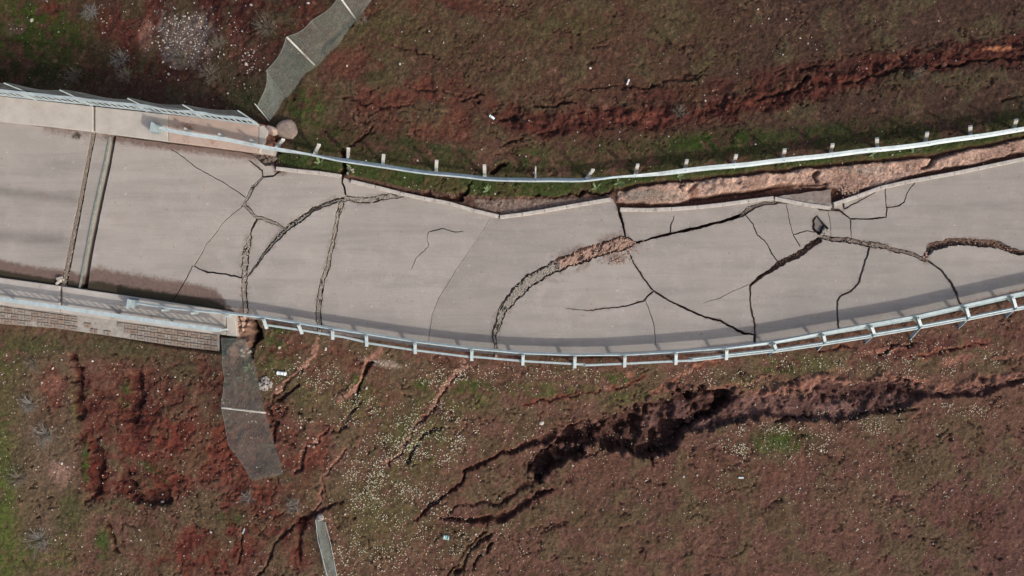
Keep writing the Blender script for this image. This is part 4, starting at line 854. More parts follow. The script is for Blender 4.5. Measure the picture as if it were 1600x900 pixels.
# upper left: net fence along the bridge, 1.8 m
tops = [(-400, 81), (-300, 93), (-198, 106), (-95, 119), (7, 130), (94, 141), (200, 154), (286, 164), (372, 173)]
fp = [P(x, y, 1.95) for x, y in tops]
f1 = thing('net_fence', 'dark grey net fence on slim posts along the upper edge of the bridge', 'fence', (fp[0].x, fp[0].y, .15))
for p in fp:
    mb = MB(); mb.tube([(p.x, p.y, -.1), (p.x, p.y, 1.97)], .024, 6); pbuild(mb, 'fence_post', M_post if False else M_rail, f1)
for i, (a, b) in enumerate(zip(fp, fp[1:])):
    net_panel('net', [(a.x, a.y, .1), (b.x, b.y, .1), (b.x, b.y, 1.93), (a.x, a.y, 1.93)], f1, M_net2, .05, .0042, .05, i)
# upper fence running away from the bridge end
posts = [(G(420, 190), P(398, 162, 1.5)), (G(494, 104), P(448, 58, G(494, 104).z+1.62)), (G(557, 31), P(530, -6, G(557, 31).z+1.62)), (G(612, -40), P(575, -75, G(612, -40).z+1.62))]
f2 = thing('net_fence', 'sagging see-through net fence leaning on two white posts above the bridge end', 'fence', posts[0][0])
for i, (a, b) in enumerate(posts):
    if i in (1, 2): mb = MB(); mb.tube([a-Vector((0, 0, .2)), b], .034, 7); pbuild(mb, 'fence_post', M_post, f2, True)
    elif i == 0: mb = MB(); mb.tube([a-Vector((0, 0, .2)), b], .016, 6); pbuild(mb, 'fence_post', M_rail, f2, True)
def net_run(base, top, root, m, pitch, r, sag, seed):
    for i in range(len(base)-1): net_panel('net', [base[i], base[i+1], top[i+1], top[i]], root, m, pitch, r, sag, seed+i)
def mid(i, t, bx, by, tx, ty, hh): g = G(bx, by, .03); return g, P(tx, ty, g.z+hh)
up_ = Vector((0, 0, .03)); m1 = mid(0, .5, 447, 152, 416, 112, 1.35); m2 = mid(1, .5, 524, 74, 486, 34, 1.3)
net_run([posts[0][0]+up_, m1[0], posts[1][0]+up_, m2[0], posts[2][0]+up_, posts[3][0]+up_], [posts[0][0].lerp(posts[0][1], .8), m1[1], posts[1][1], m2[1], posts[2][1], posts[3][1]], f2, M_net, .055, .0034, .14, 5)
# lower fence
L0 = (P(385, 530, .1), P(345, 528, .9)); g1 = G(415, 645); L1 = (g1, P(346, 637, g1.z+1.0)); g2 = G(443, 740); L2 = (g2, P(394, 751, g2.z+.25))
f3 = thing('net_fence', 'collapsed grey net fence with one white post hanging below the lower bridge end', 'fence', L0[0])
mb = MB(); mb.tube([L1[0], L1[1]], .034, 7); pbuild(mb, 'fence_post', M_post, f3, True)
gA = G(402, 585, .05); gB = G(430, 695, .05)
net_run([L0[0], gA, L1[0]+Vector((0, 0, .05)), gB, L2[0]+Vector((0, 0, .05))], [L0[1], P(351, 590, gA.z+.95), L1[1], P(357, 695, gB.z+.6), L2[1]], f3, M_net, .05, .0036, .12, 21)
g3 = G(508, 815, .05); g4 = G(528, 905, .05)
f4 = thing('net_fence', 'narrow crumpled strip of net fence at the bottom edge below the round concrete foot', 'fence', g3)
net_panel('net', [g3, g4, P(512, 905, g4.z+.5), P(493, 812, g3.z+.5)], f4, M_net, .045, .006, .12, 30)
mb = MB(); mb.tube([P(493, 812, g3.z+.5), P(497, 845, g3.z+.5), P(506, 880, g3.z+.5), P(514, 910, g3.z+.4)], .010, 5); pbuild(mb, 'fence_rail', M_rail, f4)
mb = MB(); mb.tube([g3+Vector((.02, 0, .02)), G(518, 850, .1), g4], .009, 5); pbuild(mb, 'fence_rail', M_rail, f4)

# ------------------------------------------------------------------ guardrails
WPROF = [(.012, -.155), (.078, -.118), (.083, -.075), (.03, -.03), (.0, 0), (.03, .03), (.083, .075), (.078, .118), (.012, .155)]
def beam(pts, tilt, side, name, root, m, sc=1.0, lift=0.0):
    """W-beam swept through pts (Vectors at beam centre); side=+1: corrugations face image-down"""
    prof = [(u*sc, v*sc) for u, v in WPROF]; th = .006
    closed = prof+[(u-th, v) for u, v in prof[::-1]]
    vs = []; n = len(closed)
    for i, p in enumerate(pts):
        d = (pts[min(i+1, len(pts)-1)]-pts[max(i-1, 0)]); d.z = 0; d.normalize(); nrm = Vector((d.y, -d.x, 0))*side   # toward image-down for left-to-right paths
        t = tilt[i] if isinstance(tilt, list) else tilt
        for u, v in closed:
            a = nrm*(u*math.cos(t)-v*math.sin(t))+Vector((0, 0, v*math.cos(t)+u*math.sin(t)))
            vs.append(p+a+Vector((0, 0, lift)))
    fs = [(i*n+k, i*n+(k+1) % n, (i+1)*n+(k+1) % n, (i+1)*n+k) for i in range(len(pts)-1) for k in range(n)]
    fs += [tuple(range(n)), tuple((len(pts)-1)*n+k for k in range(n-1, -1, -1))]
    mb = MB(); mb.add(vs, fs); return pbuild(mb, name, m, root)
def cpost(a, b, w, dp, facing, name, root, m):
    """C-channel post from a to b"""
    ax = (b-a).normalized(); f = Vector(facing); f = (f-ax*f.dot(ax)).normalized(); s = ax.cross(f)
    pr = [(-w/2, dp/2), (-w/2, -dp/2), (w/2, -dp/2), (w/2, dp/2), (w/2-.012, dp/2), (w/2-.012, -dp/2+.012), (-w/2+.012, -dp/2+.012), (-w/2+.012, dp/2)]
    vs = [q+s*u+f*v for q in (a, b) for u, v in pr]; n = 8
    mb = MB(); mb.add(vs, [(i, (i+1) % n, n+(i+1) % n, n+i) for i in range(n)]+[tuple(range(n-1, -1, -1)), tuple(range(n, 2*n))]); return pbuild(mb, name, m, root)
def interp_line(line, x): return float(np.interp(x, [p[0] for p in line], [p[1] for p in line]))
def terminal(c, along, root, m):
    mb = MB(); s = Vector((-along.y, along.x, 0)); vs = []
    prof = [(-.13, 0), (-.13, .30), (-.06, .50), (.05, .56), (.10, .45), (.10, 0)]
    for w in (-.19, .19):
        for u, z in prof: vs.append(c+along*u+s*(w*(.8 if u < 0 else 1))+Vector((0, 0, z)))
    n = len(prof); mb.add(vs, [tuple(range(n)), tuple(range(2*n-1, n-1, -1))]+[(i, n+i, n+(i+1) % n, (i+1) % n) for i in range(n)])
    return pbuild(mb, 'end_terminal', M_term, root)
# --- upper guardrail
UL = [(252, 201), (300, 210), (350, 218), (400, 227), (430, 233), (487, 242), (541, 251), (596, 260), (640, 266), (680, 271), (756, 279), (837, 282), (914, 281), (960, 277), (993, 275), (1071, 267), (1147, 259), (1225, 251), (1301, 242), (1375, 234), (1450, 225), (1522, 214), (1589, 204), (1660, 193), (1740, 180)]
ug = thing('guardrail', 'long pale blue guardrail leaning outward on the grassy verge above the road', 'guardrail', P(252, 201, .15))
UP = [((441, 221), (430, 233)), ((497, 229), (487, 242)), ((544, 235), (541, 252)), ((599, 245), (596, 261)), ((682, 254), (680, 273)), ((757, 261), (757, 280)), ((837, 264), (837, 282)), ((925, 268), (914, 283)), ((996, 260), (993, 277)), ((1073, 253), (1071, 269)), ((1150, 245), (1147, 262)), ((1226, 236), (1225, 253)), ((1301, 228), (1301, 244)), ((1371, 219), (1376, 236)), ((1449, 210), (1450, 227)), ((1517, 200), (1522, 215)), ((1588, 190), (1589, 206)), ((1660, 180), (1661, 196))]
cuts = [252, 412, 487, 596, 756, 914, 1071, 1225, 1375, 1522, 1740]
for k in range(len(cuts)-1):
    xs = np.arange(cuts[k]-(5 if k else 0), cuts[k+1]+6, 9.0); zz = .55
    beam([P(float(x), interp_line(UL, x)-1.5+.5*math.sin(x*.05), zz+(.14 if x < 300 else .14*max(0, (420-x)/120) if x < 420 else 0)) for x in xs],
         [(.16 if x < 440 else .16-.64*min(1, (x-440)/90) if x < 900 else -.48+.80*min(1, (x-900)/160)) for x in xs], 1, 'rail_section', ug, M_rail, 1.0, .006*(k % 2))
for i, ((tx, ty), (bx, by)) in enumerate(UP):
    b = G(bx, by-1); b.z -= .25; t = P(tx+(tx-bx)*.15, ty-3, .86)
    mb = MB(); mb.bar(b, t, .13 if i != 6 else .05, .07, (0, -1, .2)); pbuild(mb, 'post', M_post, ug)
    mb = MB(); q = b.lerp(t, .78); mb.bar(q.lerp(b, .35)+Vector((0, -.03, 0)), q.lerp(b, .35)+Vector((0, -.12, 0)), .08, .12); pbuild(mb, 'spacer', M_rail, ug)
    mb = MB(); q2 = P(bx, interp_line(UL, bx)-.5, .66); mb.tube([q2, q2+Vector((0, -.02, .03))], .02, 6); pbuild(mb, 'bolt', M_bolt, ug)
terminal(P(248, 203, .15), (P(300, 210)-P(252, 201)).normalized()*-1, ug, M_rail)
mb = MB()
for x in (300, 352, 400):
    p = P(x, interp_line(UL, x)-1.5, .15); mb = MB(); mb.bar(p+Vector((0, .05, -.02)), p+Vector((0, .05, .62)), .08, .06, (1, 0, 0)); pbuild(mb, 'post', M_rail, ug)
# --- lower guardrail
LF = [(214, 475), (260, 482), (310, 487), (365, 492), (412, 497), (467, 506), (520, 515), (573, 523), (649, 535), (738, 546), (818, 553), (899, 556), (977, 555.5), (1057, 551), (1136, 545), (1210, 536), (1287, 522), (1362, 509), (1435, 496), (1510, 479), (1583, 463), (1660, 447), (1740, 430)]
LR = [(412, 507), (467, 515), (540, 527), (575, 535), (649, 546), (738, 557), (818, 564), (870, 567), (915, 569.5), (977, 567), (1057, 563), (1080, 562), (1136, 555.5), (1210, 547), (1287, 535.5), (1362, 523.5), (1435, 511), (1510, 497), (1583, 482), (1660, 468), (1740, 452)]
lg = thing('guardrail', 'double railed white guardrail bending along the lower edge of the road', 'guardrail', P(214, 475, .15))
cuts = [214, 412, 520, 649, 818, 977, 1136, 1287, 1435, 1583, 1740]
for k in range(len(cuts)-1):
    xs = np.arange(cuts[k]-(5 if k else 0), cuts[k+1]+6, 9.0)
    beam([P(float(x), interp_line(LF, x), .54) for x in xs], [-(.20 if x < 1100 else .20+.52*min(1, (x-1100)/250)) for x in xs], -1, 'rail_section', lg, M_railw, 1.0, .006*(k % 2))
cuts2 = [412, 575, 738, 915, 1080, 1210, 1362, 1510, 1740]
for k in range(len(cuts2)-1):
    xs = np.arange(cuts2[k]-(4 if k else 0), cuts2[k+1]+4, 9.0); pts = [P(float(x), interp_line(LR, x)+(1.0 if k % 2 else 0), .30) for x in xs]
    mb = MB()
    if cuts2[k] < 1080:
        for a, b in zip(pts, pts[1:]): mb.bar(a, b+(b-a)*.03, .075, .20)
    else:
        prof = [(-.075, -.08), (-.085, .0), (-.04, .05), (.0, .03), (.04, .05), (.085, .0), (.075, -.08)]
        for a, b in zip(pts, pts[1:]):
            d = (b-a); d.z = 0; d.normalize(); s = Vector((-d.y, d.x, 0)); vs = [q+s*u+Vector((0, 0, v)) for q in (a, b+(b-a)*.03) for u, v in prof]; n = 7
            mb.add(vs, [(i, (i+1) % n, n+(i+1) % n, n+i) for i in range(n)])
    pbuild(mb, 'rear_rail', M_railw, lg)
LPX = [412, 467, 520, 573, 649, 738, 818, 899, 977, 1057, 1136, 1210, 1287, 1362, 1435, 1510, 1583, 1660]
for x in LPX:
    tilt = 5 if x < 500 else 0
    a = P(x-.5, interp_line(LF, x)+1, .66); b = P(x+(tilt if x < 700 else -1), interp_line(LR, x)+6.5 if x < 1180 else interp_line(LR, x)+2, .40)
    if x >= 1180: b = P(x+4 if x > 1300 else x+2, interp_line(LR, x)-2, .42)
    mb = MB(); mb.bar(a, b, .115, .05); pbuild(mb, 'spacer_arm', M_railw, lg)
    mb = MB(); q = a+(b-a)*.12+Vector((0, 0, .028)); mb.tube([q, q+Vector((0, 0, .02))], .02, 6); pbuild(mb, 'bolt', M_bolt, lg)
    if x < 1180:
        ba = G(x, interp_line(LR, x)-1); top = Vector((b.x, b.y+.10, .385)); cpost(Vector((ba.x, ba.y, ba.z-.3)), top, .10, .06, (0, -1, 0), 'post', lg, M_rail)
    else:
        off = {1210: (-11, 10), 1287: (-10, 14), 1362: (-12, 16), 1435: (-15, 24), 1510: (-13, 19), 1583: (-12, 17), 1660: (-12, 18)}[x]
        ba = G(x+off[0], interp_line(LR, x)+off[1]); cpost(Vector((ba.x, ba.y, ba.z-.15)), b+Vector((0, 0, .02)), .10, .05, (-1, -.6, 0), 'post', lg, M_rail)
        # triangular side plate between arm and beam
        c = P(x-13, interp_line(LF, x)+1.5, .50); mb = MB(); tri = [a+Vector((0, 0, .03)), b+Vector((0, 0, .03)), c]; dn = Vector((0, 0, -.02)); mb.add(tri+[t+dn for t in tri], [(0, 1, 2), (5, 4, 3), (0, 3, 4, 1), (1, 4, 5, 2), (2, 5, 3, 0)]); pbuild(mb, 'bracket_plate', M_steel, lg)
terminal(P(212, 474, .15), (P(260, 482)-P(214, 475)).normalized()*-1, lg, M_rail)
for x in (265, 310, 360):
    p = P(x, interp_line(LF, x), .15); mb = MB(); mb.bar(p+Vector((0, -.05, -.02)), p+Vector((0, -.05, .60)), .08, .06, (1, 0, 0)); pbuild(mb, 'post', M_rail, lg)

# ------------------------------------------------------------------ single things on the ground
def lump(name, px_, py_, rpx, hgt, m, label, cat, lobes=1, seed=0, zoff=0, on=None):
    """smooth-ish irregular lump made of a radial grid"""
    c = G(px_, py_) if on is None else P(px_, py_, on); rr = random.Random(seed); mb = MB(); N_ = 22; R = rpx/40; rings = 5; vs = [c+Vector((0, 0, hgt+zoff))]
    for j in range(1, rings+1):
        t = j/rings
        for i in range(N_):
            a = 2*math.pi*i/N_; rad = R*(1+.10*math.cos(lobes*a+1)+.06*math.sin(3*a+seed)+rr.uniform(-.03, .03))
            f = math.sqrt(max(0, 1-t**4)); vs.append(c+Vector((math.cos(a)*rad*t, math.sin(a)*rad*t*.92, hgt*f+rr.uniform(-.012, .012)*(t < 1)+zoff-(.12 if t == 1 else 0))))
    fs = [(0, 1+i, 1+(i+1) % N_) for i in range(N_)]
    for j in range(rings-1):
        for i in range(N_): fs.append((1+j*N_+i, 1+(j+1)*N_+i, 1+(j+1)*N_+(i+1) % N_, 1+j*N_+(i+1) % N_))
    mb.add(vs, fs); return one(mb, name, m, label, cat, c, smooth=True)
lump('concrete_lump', 450, 203, 20, .22, M_boul, 'rounded brown concrete lump lying beside the upper end of the bridge sidewalk', 'rock', 2, 4)
lump('concrete_lump', 424, 204, 9, .26, M_walkp, 'small pinkish concrete lump squeezed between bridge end block and rounded lump', 'rock', 2, 8)
lump('concrete_footing', 500, 808, 7, .16, M_stone, 'round grey concrete foot at the head of the narrow net strip', 'foundation', 1, 9)
def stone(px_, py_, r, label, m=M_peb, fl=.6, name='stone', cat='stone', on=None, seed=0):
    c = (G(px_, py_) if on is None else P(px_, py_, on))+Vector((0, 0, r*.35)); mb = MB(); mb.rock(c, r, fl, seed); return one(mb, name, m, label, cat, c)
rs = [(573, 606, .07, 'pale stone on bare soil between the two left gullies'), (556, 616, .05, 'pale stone in the head of the second gully'), (509, 545, .07, 'flat pale stone right under the lower rail by the first gully'),
      (437, 543, .06, 'pale stone on the grassy bank under the left end of the lower rail'), (254, 784, .08, 'cream stone in red earth left of the collapsed net'), (330, 831, .06, 'white round stone low in the red earth field'),
      (846, 661, .09, 'pinkish white flat stone just above the long scar'), (1282, 704, .07, 'white stone right of the yellow green flower patch'), (255, 97, .06, 'white stone below the gravel heap by the bridge'), (50, 32, .09, 'large white stone in the green grass top left'),
      (181, 95, .06, 'white stone at the foot of the dark shade by the bridge'), (264, 116, .07, 'white stone in the dark shade left of the brush'), (482, 5, .07, 'white stone beside the top of the leaning net fence'), (393, 8, .07, 'white stone in the dark red earth at the top edge'), (384, 100, .07, 'white stone on the pale earth left of the leaning net'),
      (356, 146, .06, 'white stone at the edge of the fence shade'), (922, 107, .07, 'single white stone on the dark upper slope'), (693, 67, .05, 'small white stone on the upper slope below the grass'), (1068, 745, .05, 'small white stone low on the brown slope'), (83, 575, .05, 'white stone left among the weeds under the apron'),
      (145, 564, .06, 'bright white stone under the paved apron'), (66, 598, .05, 'white stone on red earth at far lower left'), (97, 724, .07, 'pale stone in the pinkish rubble spot lower left'), (683, 136, .03, 'tiny white chip on the upper slope'), (1250, 763, .04, 'small white chip in the lower right field')]
for i, (a, b, r, l) in enumerate(rs): stone(a, b, r, l, seed=i+50)
# broken white block pile
def pile(px_, py_, rad, n, rng_, m, name, label, cat, seed, on=None, part='piece'):
    rr = random.Random(seed); c = G(px_, py_) if on is None else P(px_, py_, on); t = thing(name, label, cat, c)
    for k in range(n):
        a = rr.uniform(0, 6.28); q = rad*math.sqrt(rr.random()); p = c+Vector((math.cos(a)*q, math.sin(a)*q, 0)); r = rr.uniform(*rng_); p.z = (float(gz(p.x, p.y)) if on is None else on)+r*.4+max(0, (1-q/rad))*r*.6
        mb = MB(); mb.rock(p, r, .7, rr.random()); pbuild(mb, part, m, t)
    return t
pile(415, 600, .25, 34, (.05, .10), M_stone, 'stone_pile', 'heap of whitish broken concrete beside the collapsed net fence', 'rubble', 5)
pile(487, 691, .25, 12, (.04, .07), M_earth, 'stone_pile', 'small pinkish rubble heap beside the forked soil crack', 'rubble', 6)
pile(95, 438, .16, 8, (.05, .10), M_walk, 'stone_pile', 'white concrete fragments on the lower sidewalk joint of the bridge', 'rubble', 7, on=.06)
pile(385, 552, .22, 14, (.04, .09), M_stone, 'stone_pile', 'grey stones tumbled below the broken lower bridge corner', 'rubble', 8)
pile(418, 250, .40, 60, (.03, .09), M_brown, 'stone_pile', 'broken brown lumps in the dark hole at the upper bridge corner', 'rubble', 9, on=-.27)
pile(378, 505, .30, 26, (.04, .09), M_echip, 'stone_pile', 'orange brown rubble at the lower bridge corner under the rail', 'rubble', 10)
pile(1290, 362, .14, 9, (.03, .06), M_chip, 'stone_pile', 'little heap of broken concrete at the star shaped crack junction', 'rubble', 12, on=0)
pile(1447, 402, .12, 8, (.03, .055), M_echip, 'stone_pile', 'pale crumbs where the two right hand cracks meet', 'rubble', 13, on=-.03)
pile(548, 268, .16, 10, (.03, .06), M_chip, 'stone_pile', 'crumbled concrete in the gap between two displaced kerb runs', 'rubble', 14, on=-.05)
def box_thing(px_, py_, L, Wd, Hh, ang, name, label, cat, m, bend=.02, n=6, seed=0):
    c = G(px_, py_, .05); mb = MB(); rr = random.Random(seed); ca, sa = math.cos(ang), math.sin(ang); rows = []
    for i in range(n+1):
        t = i/n-.5; bz = rr.uniform(-bend, bend); wd = Wd*(1+rr.uniform(-.12, .12))
        for s, z in ((-.5, 0), (-.35, Hh), (.35, Hh*.9), (.5, 0)):
            x_, y_ = t*L, s*wd; rows.append(c+Vector((x_*ca-y_*sa, x_*sa+y_*ca, z+bz)))
    mb.add(rows, [(i*4+k, i*4+(k+1) % 4, i*4+4+(k+1) % 4, i*4+4+k) for i in range(n) for k in range(4)]+[(3, 2, 1, 0), tuple(n*4+k for k in range(4))]); return one(mb, name, m, label, cat, c)
box_thing(441, 583, .36, .15, .07, -.12, 'plastic_sheet', 'bright white plastic piece lying on the bank below the left rail end', 'litter', M_white)
box_thing(697, 839, .26, .18, .05, -.2, 'plastic_bag', 'crumpled pale turquoise bag on the flowery slope below the long scar', 'litter', mat('turquoise_bag', lin(176, 205, 200), lin(150, 180, 176), scale=20), .05, seed=1)
box_thing(769, 184, .22, .10, .06, -.6, 'paper_scrap', 'white crumpled scrap left of the red earth band', 'litter', M_white, .04, seed=2)
box_thing(981, 129, .22, .07, .04, 1.2, 'paper_scrap', 'narrow white scrap on the dark slope above the red earth band', 'litter', M_white, .03, seed=3)
box_thing(1157, 746, .20, .07, .03, 0, 'paper_scrap', 'thin white scrap below the yellow green flower patch', 'litter', M_white, .01, seed=4)
box_thing(382, 828, .26, .06, .04, 1.2, 'metal_strip', 'short pale strip standing in red earth near the bottom', 'litter', M_rail, .01, seed=5)
box_thing(113, 508, .26, .12, .04, .15, 'paper_scrap', 'pale scrap lying on the paved apron', 'litter', M_white, .02, seed=6)
box_thing(718, 681, .16, .07, .03, .3, 'paper_scrap', 'pale scrap among the white flowers left of the long scar', 'litter', M_stone, .02, seed=7)
# ------------------------------------------------------------------ dry bushes and weeds
def bush(px_, py_, rpx, label, m, n=46, seed=0, hgt=.45, flat=1.0):
    c = G(px_, py_); rr = random.Random(seed); t = thing('dry_bush', label, 'bush', c, 'dry bushes on the slopes'); R = rpx/40; mb = MB(); mb2 = MB()
    for k in range(n):
        a = rr.uniform(0, 6.28); L = R*rr.uniform(.6, 1.1); e = Vector((math.cos(a), math.sin(a)*flat, 0)); up = rr.uniform(.2, 1)*hgt
        p0 = c+e*(.03); p1 = c+e*(L*.4)+Vector((rr.uniform(-.05, .05), rr.uniform(-.05, .05), up*.7)); p2 = c+e*L*rr.uniform(.8, 1)+Vector((rr.uniform(-.1, .1), rr.uniform(-.1, .1), up))
        mb.tube([p0-Vector((0, 0, .05)), p1, p2], [.012, .008, .003], 3)
        for q in range(4):
            b = p1.lerp(p2, rr.uniform(0, .9)); d = Vector((rr.uniform(-1, 1), rr.uniform(-1, 1), rr.uniform(.1, .6))).normalized(); mb2.tube([b, b+d*rr.uniform(.08, .22)], [.005, .002], 3)
    pbuild(mb, 'stems', m, t); tag(pbuild(mb2, 'twigs', m, t), kind='stuff')
bu = [(146, 22, 17, 'grey fan shaped dry bush at the top edge left of the red earth', M_twig2), (330, 118, 22, 'brown dry bush at the edge of the bridge shade right', M_twig), (190, 95, 20, 'sparse grey bush below the pale earth spot left of the gravel heap', M_twig2), (285, 92, 22, 'brown dry bush just below the gravel heap', M_twig), (120, 120, 18, 'dim brown bush in the shade close to the fence', M_twig), (200, 122, 18, 'second dim bush in the shade beside the fence', M_twig),
      (50, 632, 16, 'grey bush left of the dark red ditches', M_twig2), (75, 678, 24, 'large grey bush at the lower left', M_twig2), (35, 745, 20, 'brown grey bush beside the green strip lower left', M_twig), (65, 842, 28, 'wide grey bush near the lower left corner', M_twig2), (55, 568, 12, 'small pale bush under the paved apron', M_twig), (420, 45, 26, 'straw coloured dry bush left of the leaning net', M_twig), (345, 70, 16, 'olive dry bush between gravel heap and leaning net', M_twig), (1430, 120, 12, 'pale dry tuft at the lower edge of the red earth band', M_twig), (1060, 178, 14, 'straw tuft in the middle of the red earth band', M_twig), (460, 790, 14, 'grey tuft left of the round concrete foot', M_twig2), (390, 775, 14, 'small grey tuft below the collapsed net', M_twig2), (565, 30, 14, 'brown dry tuft right of the upper white fence post', M_twig)]
for i, (a, b, r, l, m) in enumerate(bu): bush(a, b, r, l, m, 40 if r > 15 else 26, 100+i, .22+r*.012)
def weed(px_, py_, label, seed, s=1.0):
    c = G(px_, py_); rr = random.Random(seed); t = thing('weed', label, 'plant', c, 'pale weeds along the verge'); mb = MB()
    for k in range(8):
        a = rr.uniform(0, 6.28); L = rr.uniform(.08, .22)*s; e = Vector((math.cos(a), math.sin(a), rr.uniform(.3, .9))); q = Vector((-math.sin(a), math.cos(a), 0))*.03*s; tip = c+e*L
        mb.add([c+q*.3, c-q*.3, c+e*L*.6-q, tip, c+e*L*.6+q], [(0, 1, 2, 3, 4)])
    pbuild(mb, 'leaves', M_leaf, t)
for i, (a, b, l) in enumerate([(500, 254, 'pale weed under the upper rail near its left end'), (763, 298, 'pale weed on the verge above the kerb bend'), (932, 294, 'pale weed on the verge left of the torn pale strip'), (966, 287, 'pale weed at the tip of the torn pale strip'), (1062, 277, 'pale weed below the rail at the start of the pale strip'), (1364, 243, 'pale weed under the rail right of the middle'), (1428, 236, 'pale weed under the rail toward the right edge'), (548, 262, 'pale weed beside the gap between displaced kerbs'), (388, 575, 'pale weed beside the collapsed net')]): weed(a, b, l, 300+i, 1.2)

# ------------------------------------------------------------------ scattered stuff: grass, flowers, pebbles, gravel
R = np.random.RandomState(5)
def sample(field, x, y):
    i = np.clip(np.searchsorted(AX, x)-1, 0, nx-2); j = np.clip(np.searchsorted(AY, y)-1, 0, ny-2); return field[j, i]
def scatter(n, field):
    x = R.uniform(-22.2, 21.6, n); y = R.uniform(-12.6, 13.8, n); k = R.uniform(0, 1, n) < sample(field, x, y); x = x[k]; y = y[k]; return x, y, gz(x, y)
off_road = (dr > 3).astype(float)*(~((PX < 420) & (PY > 150) & (PY < 540) & (PY > 130+PX*.12)))
def np_mesh(name, co, faces, m, attr=None):
    me = bpy.data.meshes.new(name); nv_, nf_ = len(co), len(faces); k = faces.shape[1]
    me.vertices.add(nv_); me.vertices.foreach_set('co', co.astype(np.float32).ravel()); me.loops.add(nf_*k); me.loops.foreach_set('vertex_index', faces.astype(np.int32).ravel())
    me.polygons.add(nf_); me.polygons.foreach_set('loop_start', np.arange(0, nf_*k, k, dtype=np.int32)); me.update()
    if attr is not None:
        c = me.color_attributes.new('tint', 'FLOAT_COLOR', 'POINT'); c.data.foreach_set('color', np.concatenate([attr, np.ones((nv_, 1))], 1).astype(np.float32).ravel())
    me.materials.append(m); o = bpy.data.objects.new(name, me); COL.objects.link(o); o['kind'] = 'stuff'; return o
# grass: green where gmask, straw elsewhere sparsely
gf = np.clip(gmask*.95+.10+.25*mot, 0, 1)*off_road*sm(.25, .6, n_fine*.5+n_mid*.5+gmask*.25)
x, y, z = scatter(330000, gf); n = len(x)
a = R.uniform(0, 6.28, n); L = R.uniform(.04, .13, n)*(0.8+.5*sample(gmask, x, y)); w = R.uniform(.004, .009, n); lean = R.uniform(.35, 1.0, n)
ux, uy = np.cos(a), np.sin(a); b0 = np.stack([x-uy*w, y+ux*w, z-.01], 1); b1 = np.stack([x+uy*w, y-ux*w, z-.01], 1); tp = np.stack([x+ux*L*lean, y+uy*L*lean, z+L*np.sqrt(1.05-lean**2*.95)], 1)
co = np.stack([b0, b1, tp], 1).reshape(-1, 3); fc = np.arange(3*n).reshape(-1, 3)
gg = sample(gmask, x, y); base = sample(ALB[..., 0], x, y), sample(ALB[..., 1], x, y), sample(ALB[..., 2], x, y); alb = np.stack(base, 1)
gcol = np.array(lin(72, 86, 48)); scol = np.array(lin(126, 110, 82)); pick = (R.uniform(0, 1, n) < .35+.6*gg)[:, None]
tint = np.where(pick, alb*.45+gcol*.55, alb*.5+scol*.5)*R.uniform(.7, 1.3, n)[:, None]
o = np_mesh('grass', co, fc, M_blade, np.repeat(tint, 3, 0)); tag(o, 'short green and straw coloured grass over both slopes and the verge', 'grass')
# octahedral grains
OCT = np.array([(1, 0, 0), (0, 1, 0), (-1, 0, 0), (0, -1, 0), (0, 0, 1), (0, 0, -1)], float); OF = np.array([(0, 1, 4), (1, 2, 4), (2, 3, 4), (3, 0, 4), (1, 0, 5), (2, 1, 5), (3, 2, 5), (0, 3, 5)])
def grains(name, x, y, z, r, m, label, cat, fl=.6):
    n = len(x); rot = R.uniform(0, 6.28, n); c, s = np.cos(rot), np.sin(rot); v = OCT[None]*r[:, None, None]*R.uniform(.6, 1.25, (n, 6, 1)); v[..., 2] *= fl
    X = v[..., 0]*c[:, None]-v[..., 1]*s[:, None]+x[:, None]; Y = v[..., 0]*s[:, None]+v[..., 1]*c[:, None]+y[:, None]; Zz = v[..., 2]+(z+r*.25)[:, None]
    o = np_mesh(name, np.stack([X, Y, Zz], -1).reshape(-1, 3), (OF[None]+6*np.arange(n)[:, None, None]).reshape(-1, 3), m); tag(o, label, cat)
clump = sm(.45, .62, fbm(GX, GY, .5, 333, 3, .6))*.9+.1
x, y, z = scatter(330000, np.clip(fl*1.05+.012, 0, 1)*off_road*clump*(PY > 500)); grains('flowers', x, y, z+.04, R.uniform(.012, .028, len(x)), M_flower, 'tiny white and cream flowers dotting the turf below the road', 'flowers')
cl2 = sm(.42, .62, fbm(GX, GY, .8, 444, 3, .6))
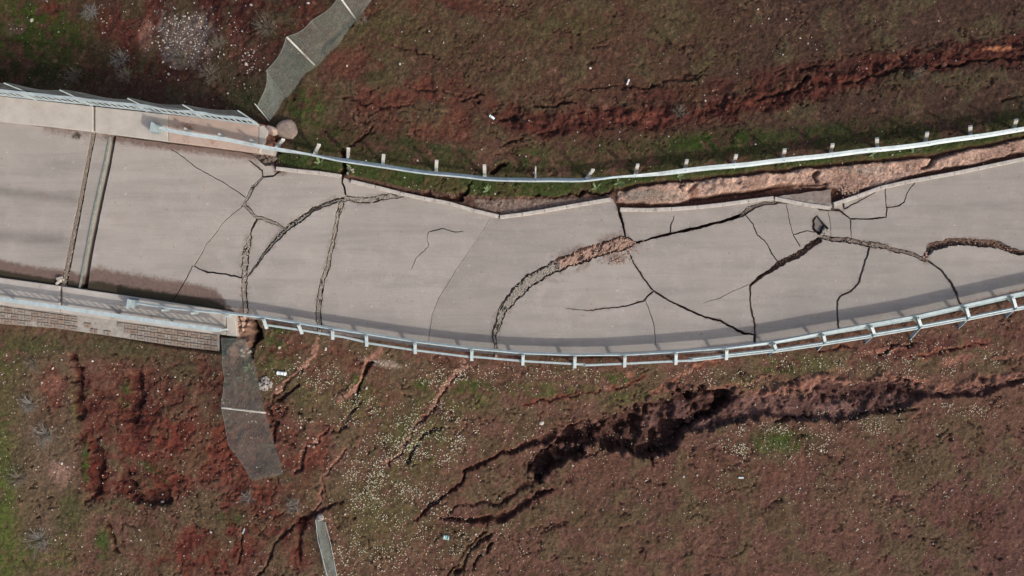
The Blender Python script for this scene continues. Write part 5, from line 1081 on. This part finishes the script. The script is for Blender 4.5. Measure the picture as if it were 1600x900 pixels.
x, y, z = scatter(70000, (.04+.13*cl2)*off_road*(1-.5*upf)*(1+.8*(PX < 480))); grains('pebbles', x, y, z, np.clip(R.exponential(.010, len(x))+.008, 0, .055), M_peb, 'loose pale pebbles strewn over the red and brown earth', 'pebbles')
gv = np.maximum(blob(290, 50, 40, 36, .8), .55*blob(255, 60, 20, 30, .8)); gv = np.maximum(gv, .35*blob(390, 100, 30, 40, .8)); gv = np.maximum(gv, .25*blob(165, 40, 12, 30)); gv = np.maximum(gv, .2*blob(95, 728, 18, 24)); gv = np.maximum(gv, .5*blob(605, 568, 45, 7, .6, 8)); gv = np.maximum(gv, .12*blob(20, 45, 18, 14)); gv = np.maximum(gv, .12*blob(330, 60, 110, 70, .8))
x, y, z = scatter(90000, gv*off_road*.95); grains('gravel', x, y, z, R.uniform(.018, .055, len(x)), M_peb, 'patches of whitish gravel on the earth by the bridge', 'gravel')
pm = (1-sm(-3, 1, sp_))
x, y, z = scatter(160000, pm*.9); grains('torn_gravel', x, y, z, R.uniform(.008, .028, len(x)), M_echip, 'pinkish crushed stone bared in the torn strip beside the kerb', 'gravel')
x, y, z = scatter(40000, np.clip(.5*(1-sm(-4, 2, s2))+.4*(1-sm(-4, 2, s1))+.4*(1-sm(8, 22, seg_dist(WX, WY, band)[0]))*core, 0, 1)*.5)
grains('clods', x, y, z, np.clip(R.exponential(.035, len(x))+.015, 0, .16), mat('soil_clods', lin(96, 62, 54), lin(72, 46, 40), scale=8), 'crumbled dark red clods lying in the scar and the red band', 'earth clods')
cm_ = mat('soil_lumps', lin(104, 74, 64), lin(78, 52, 46), scale=6, bump=.8)
x, y, z = scatter(160000, ((s2 < 3)*.055+((s1 < 3) & (s1 > -30))*.035+(np.abs(s2) < 5)*.08+(np.abs(s1) < 4)*.06+(sdf(WX, WY, scar_up) < 0)*.03)*core)
grains('soil_lumps', x, y, z, np.clip(R.exponential(.05, len(x))+.03, 0, .22), cm_, 'broken soil blocks fallen along the edges of the long scar', 'earth clods', .75)
print('slabs', slab_no, 'verts', nv)
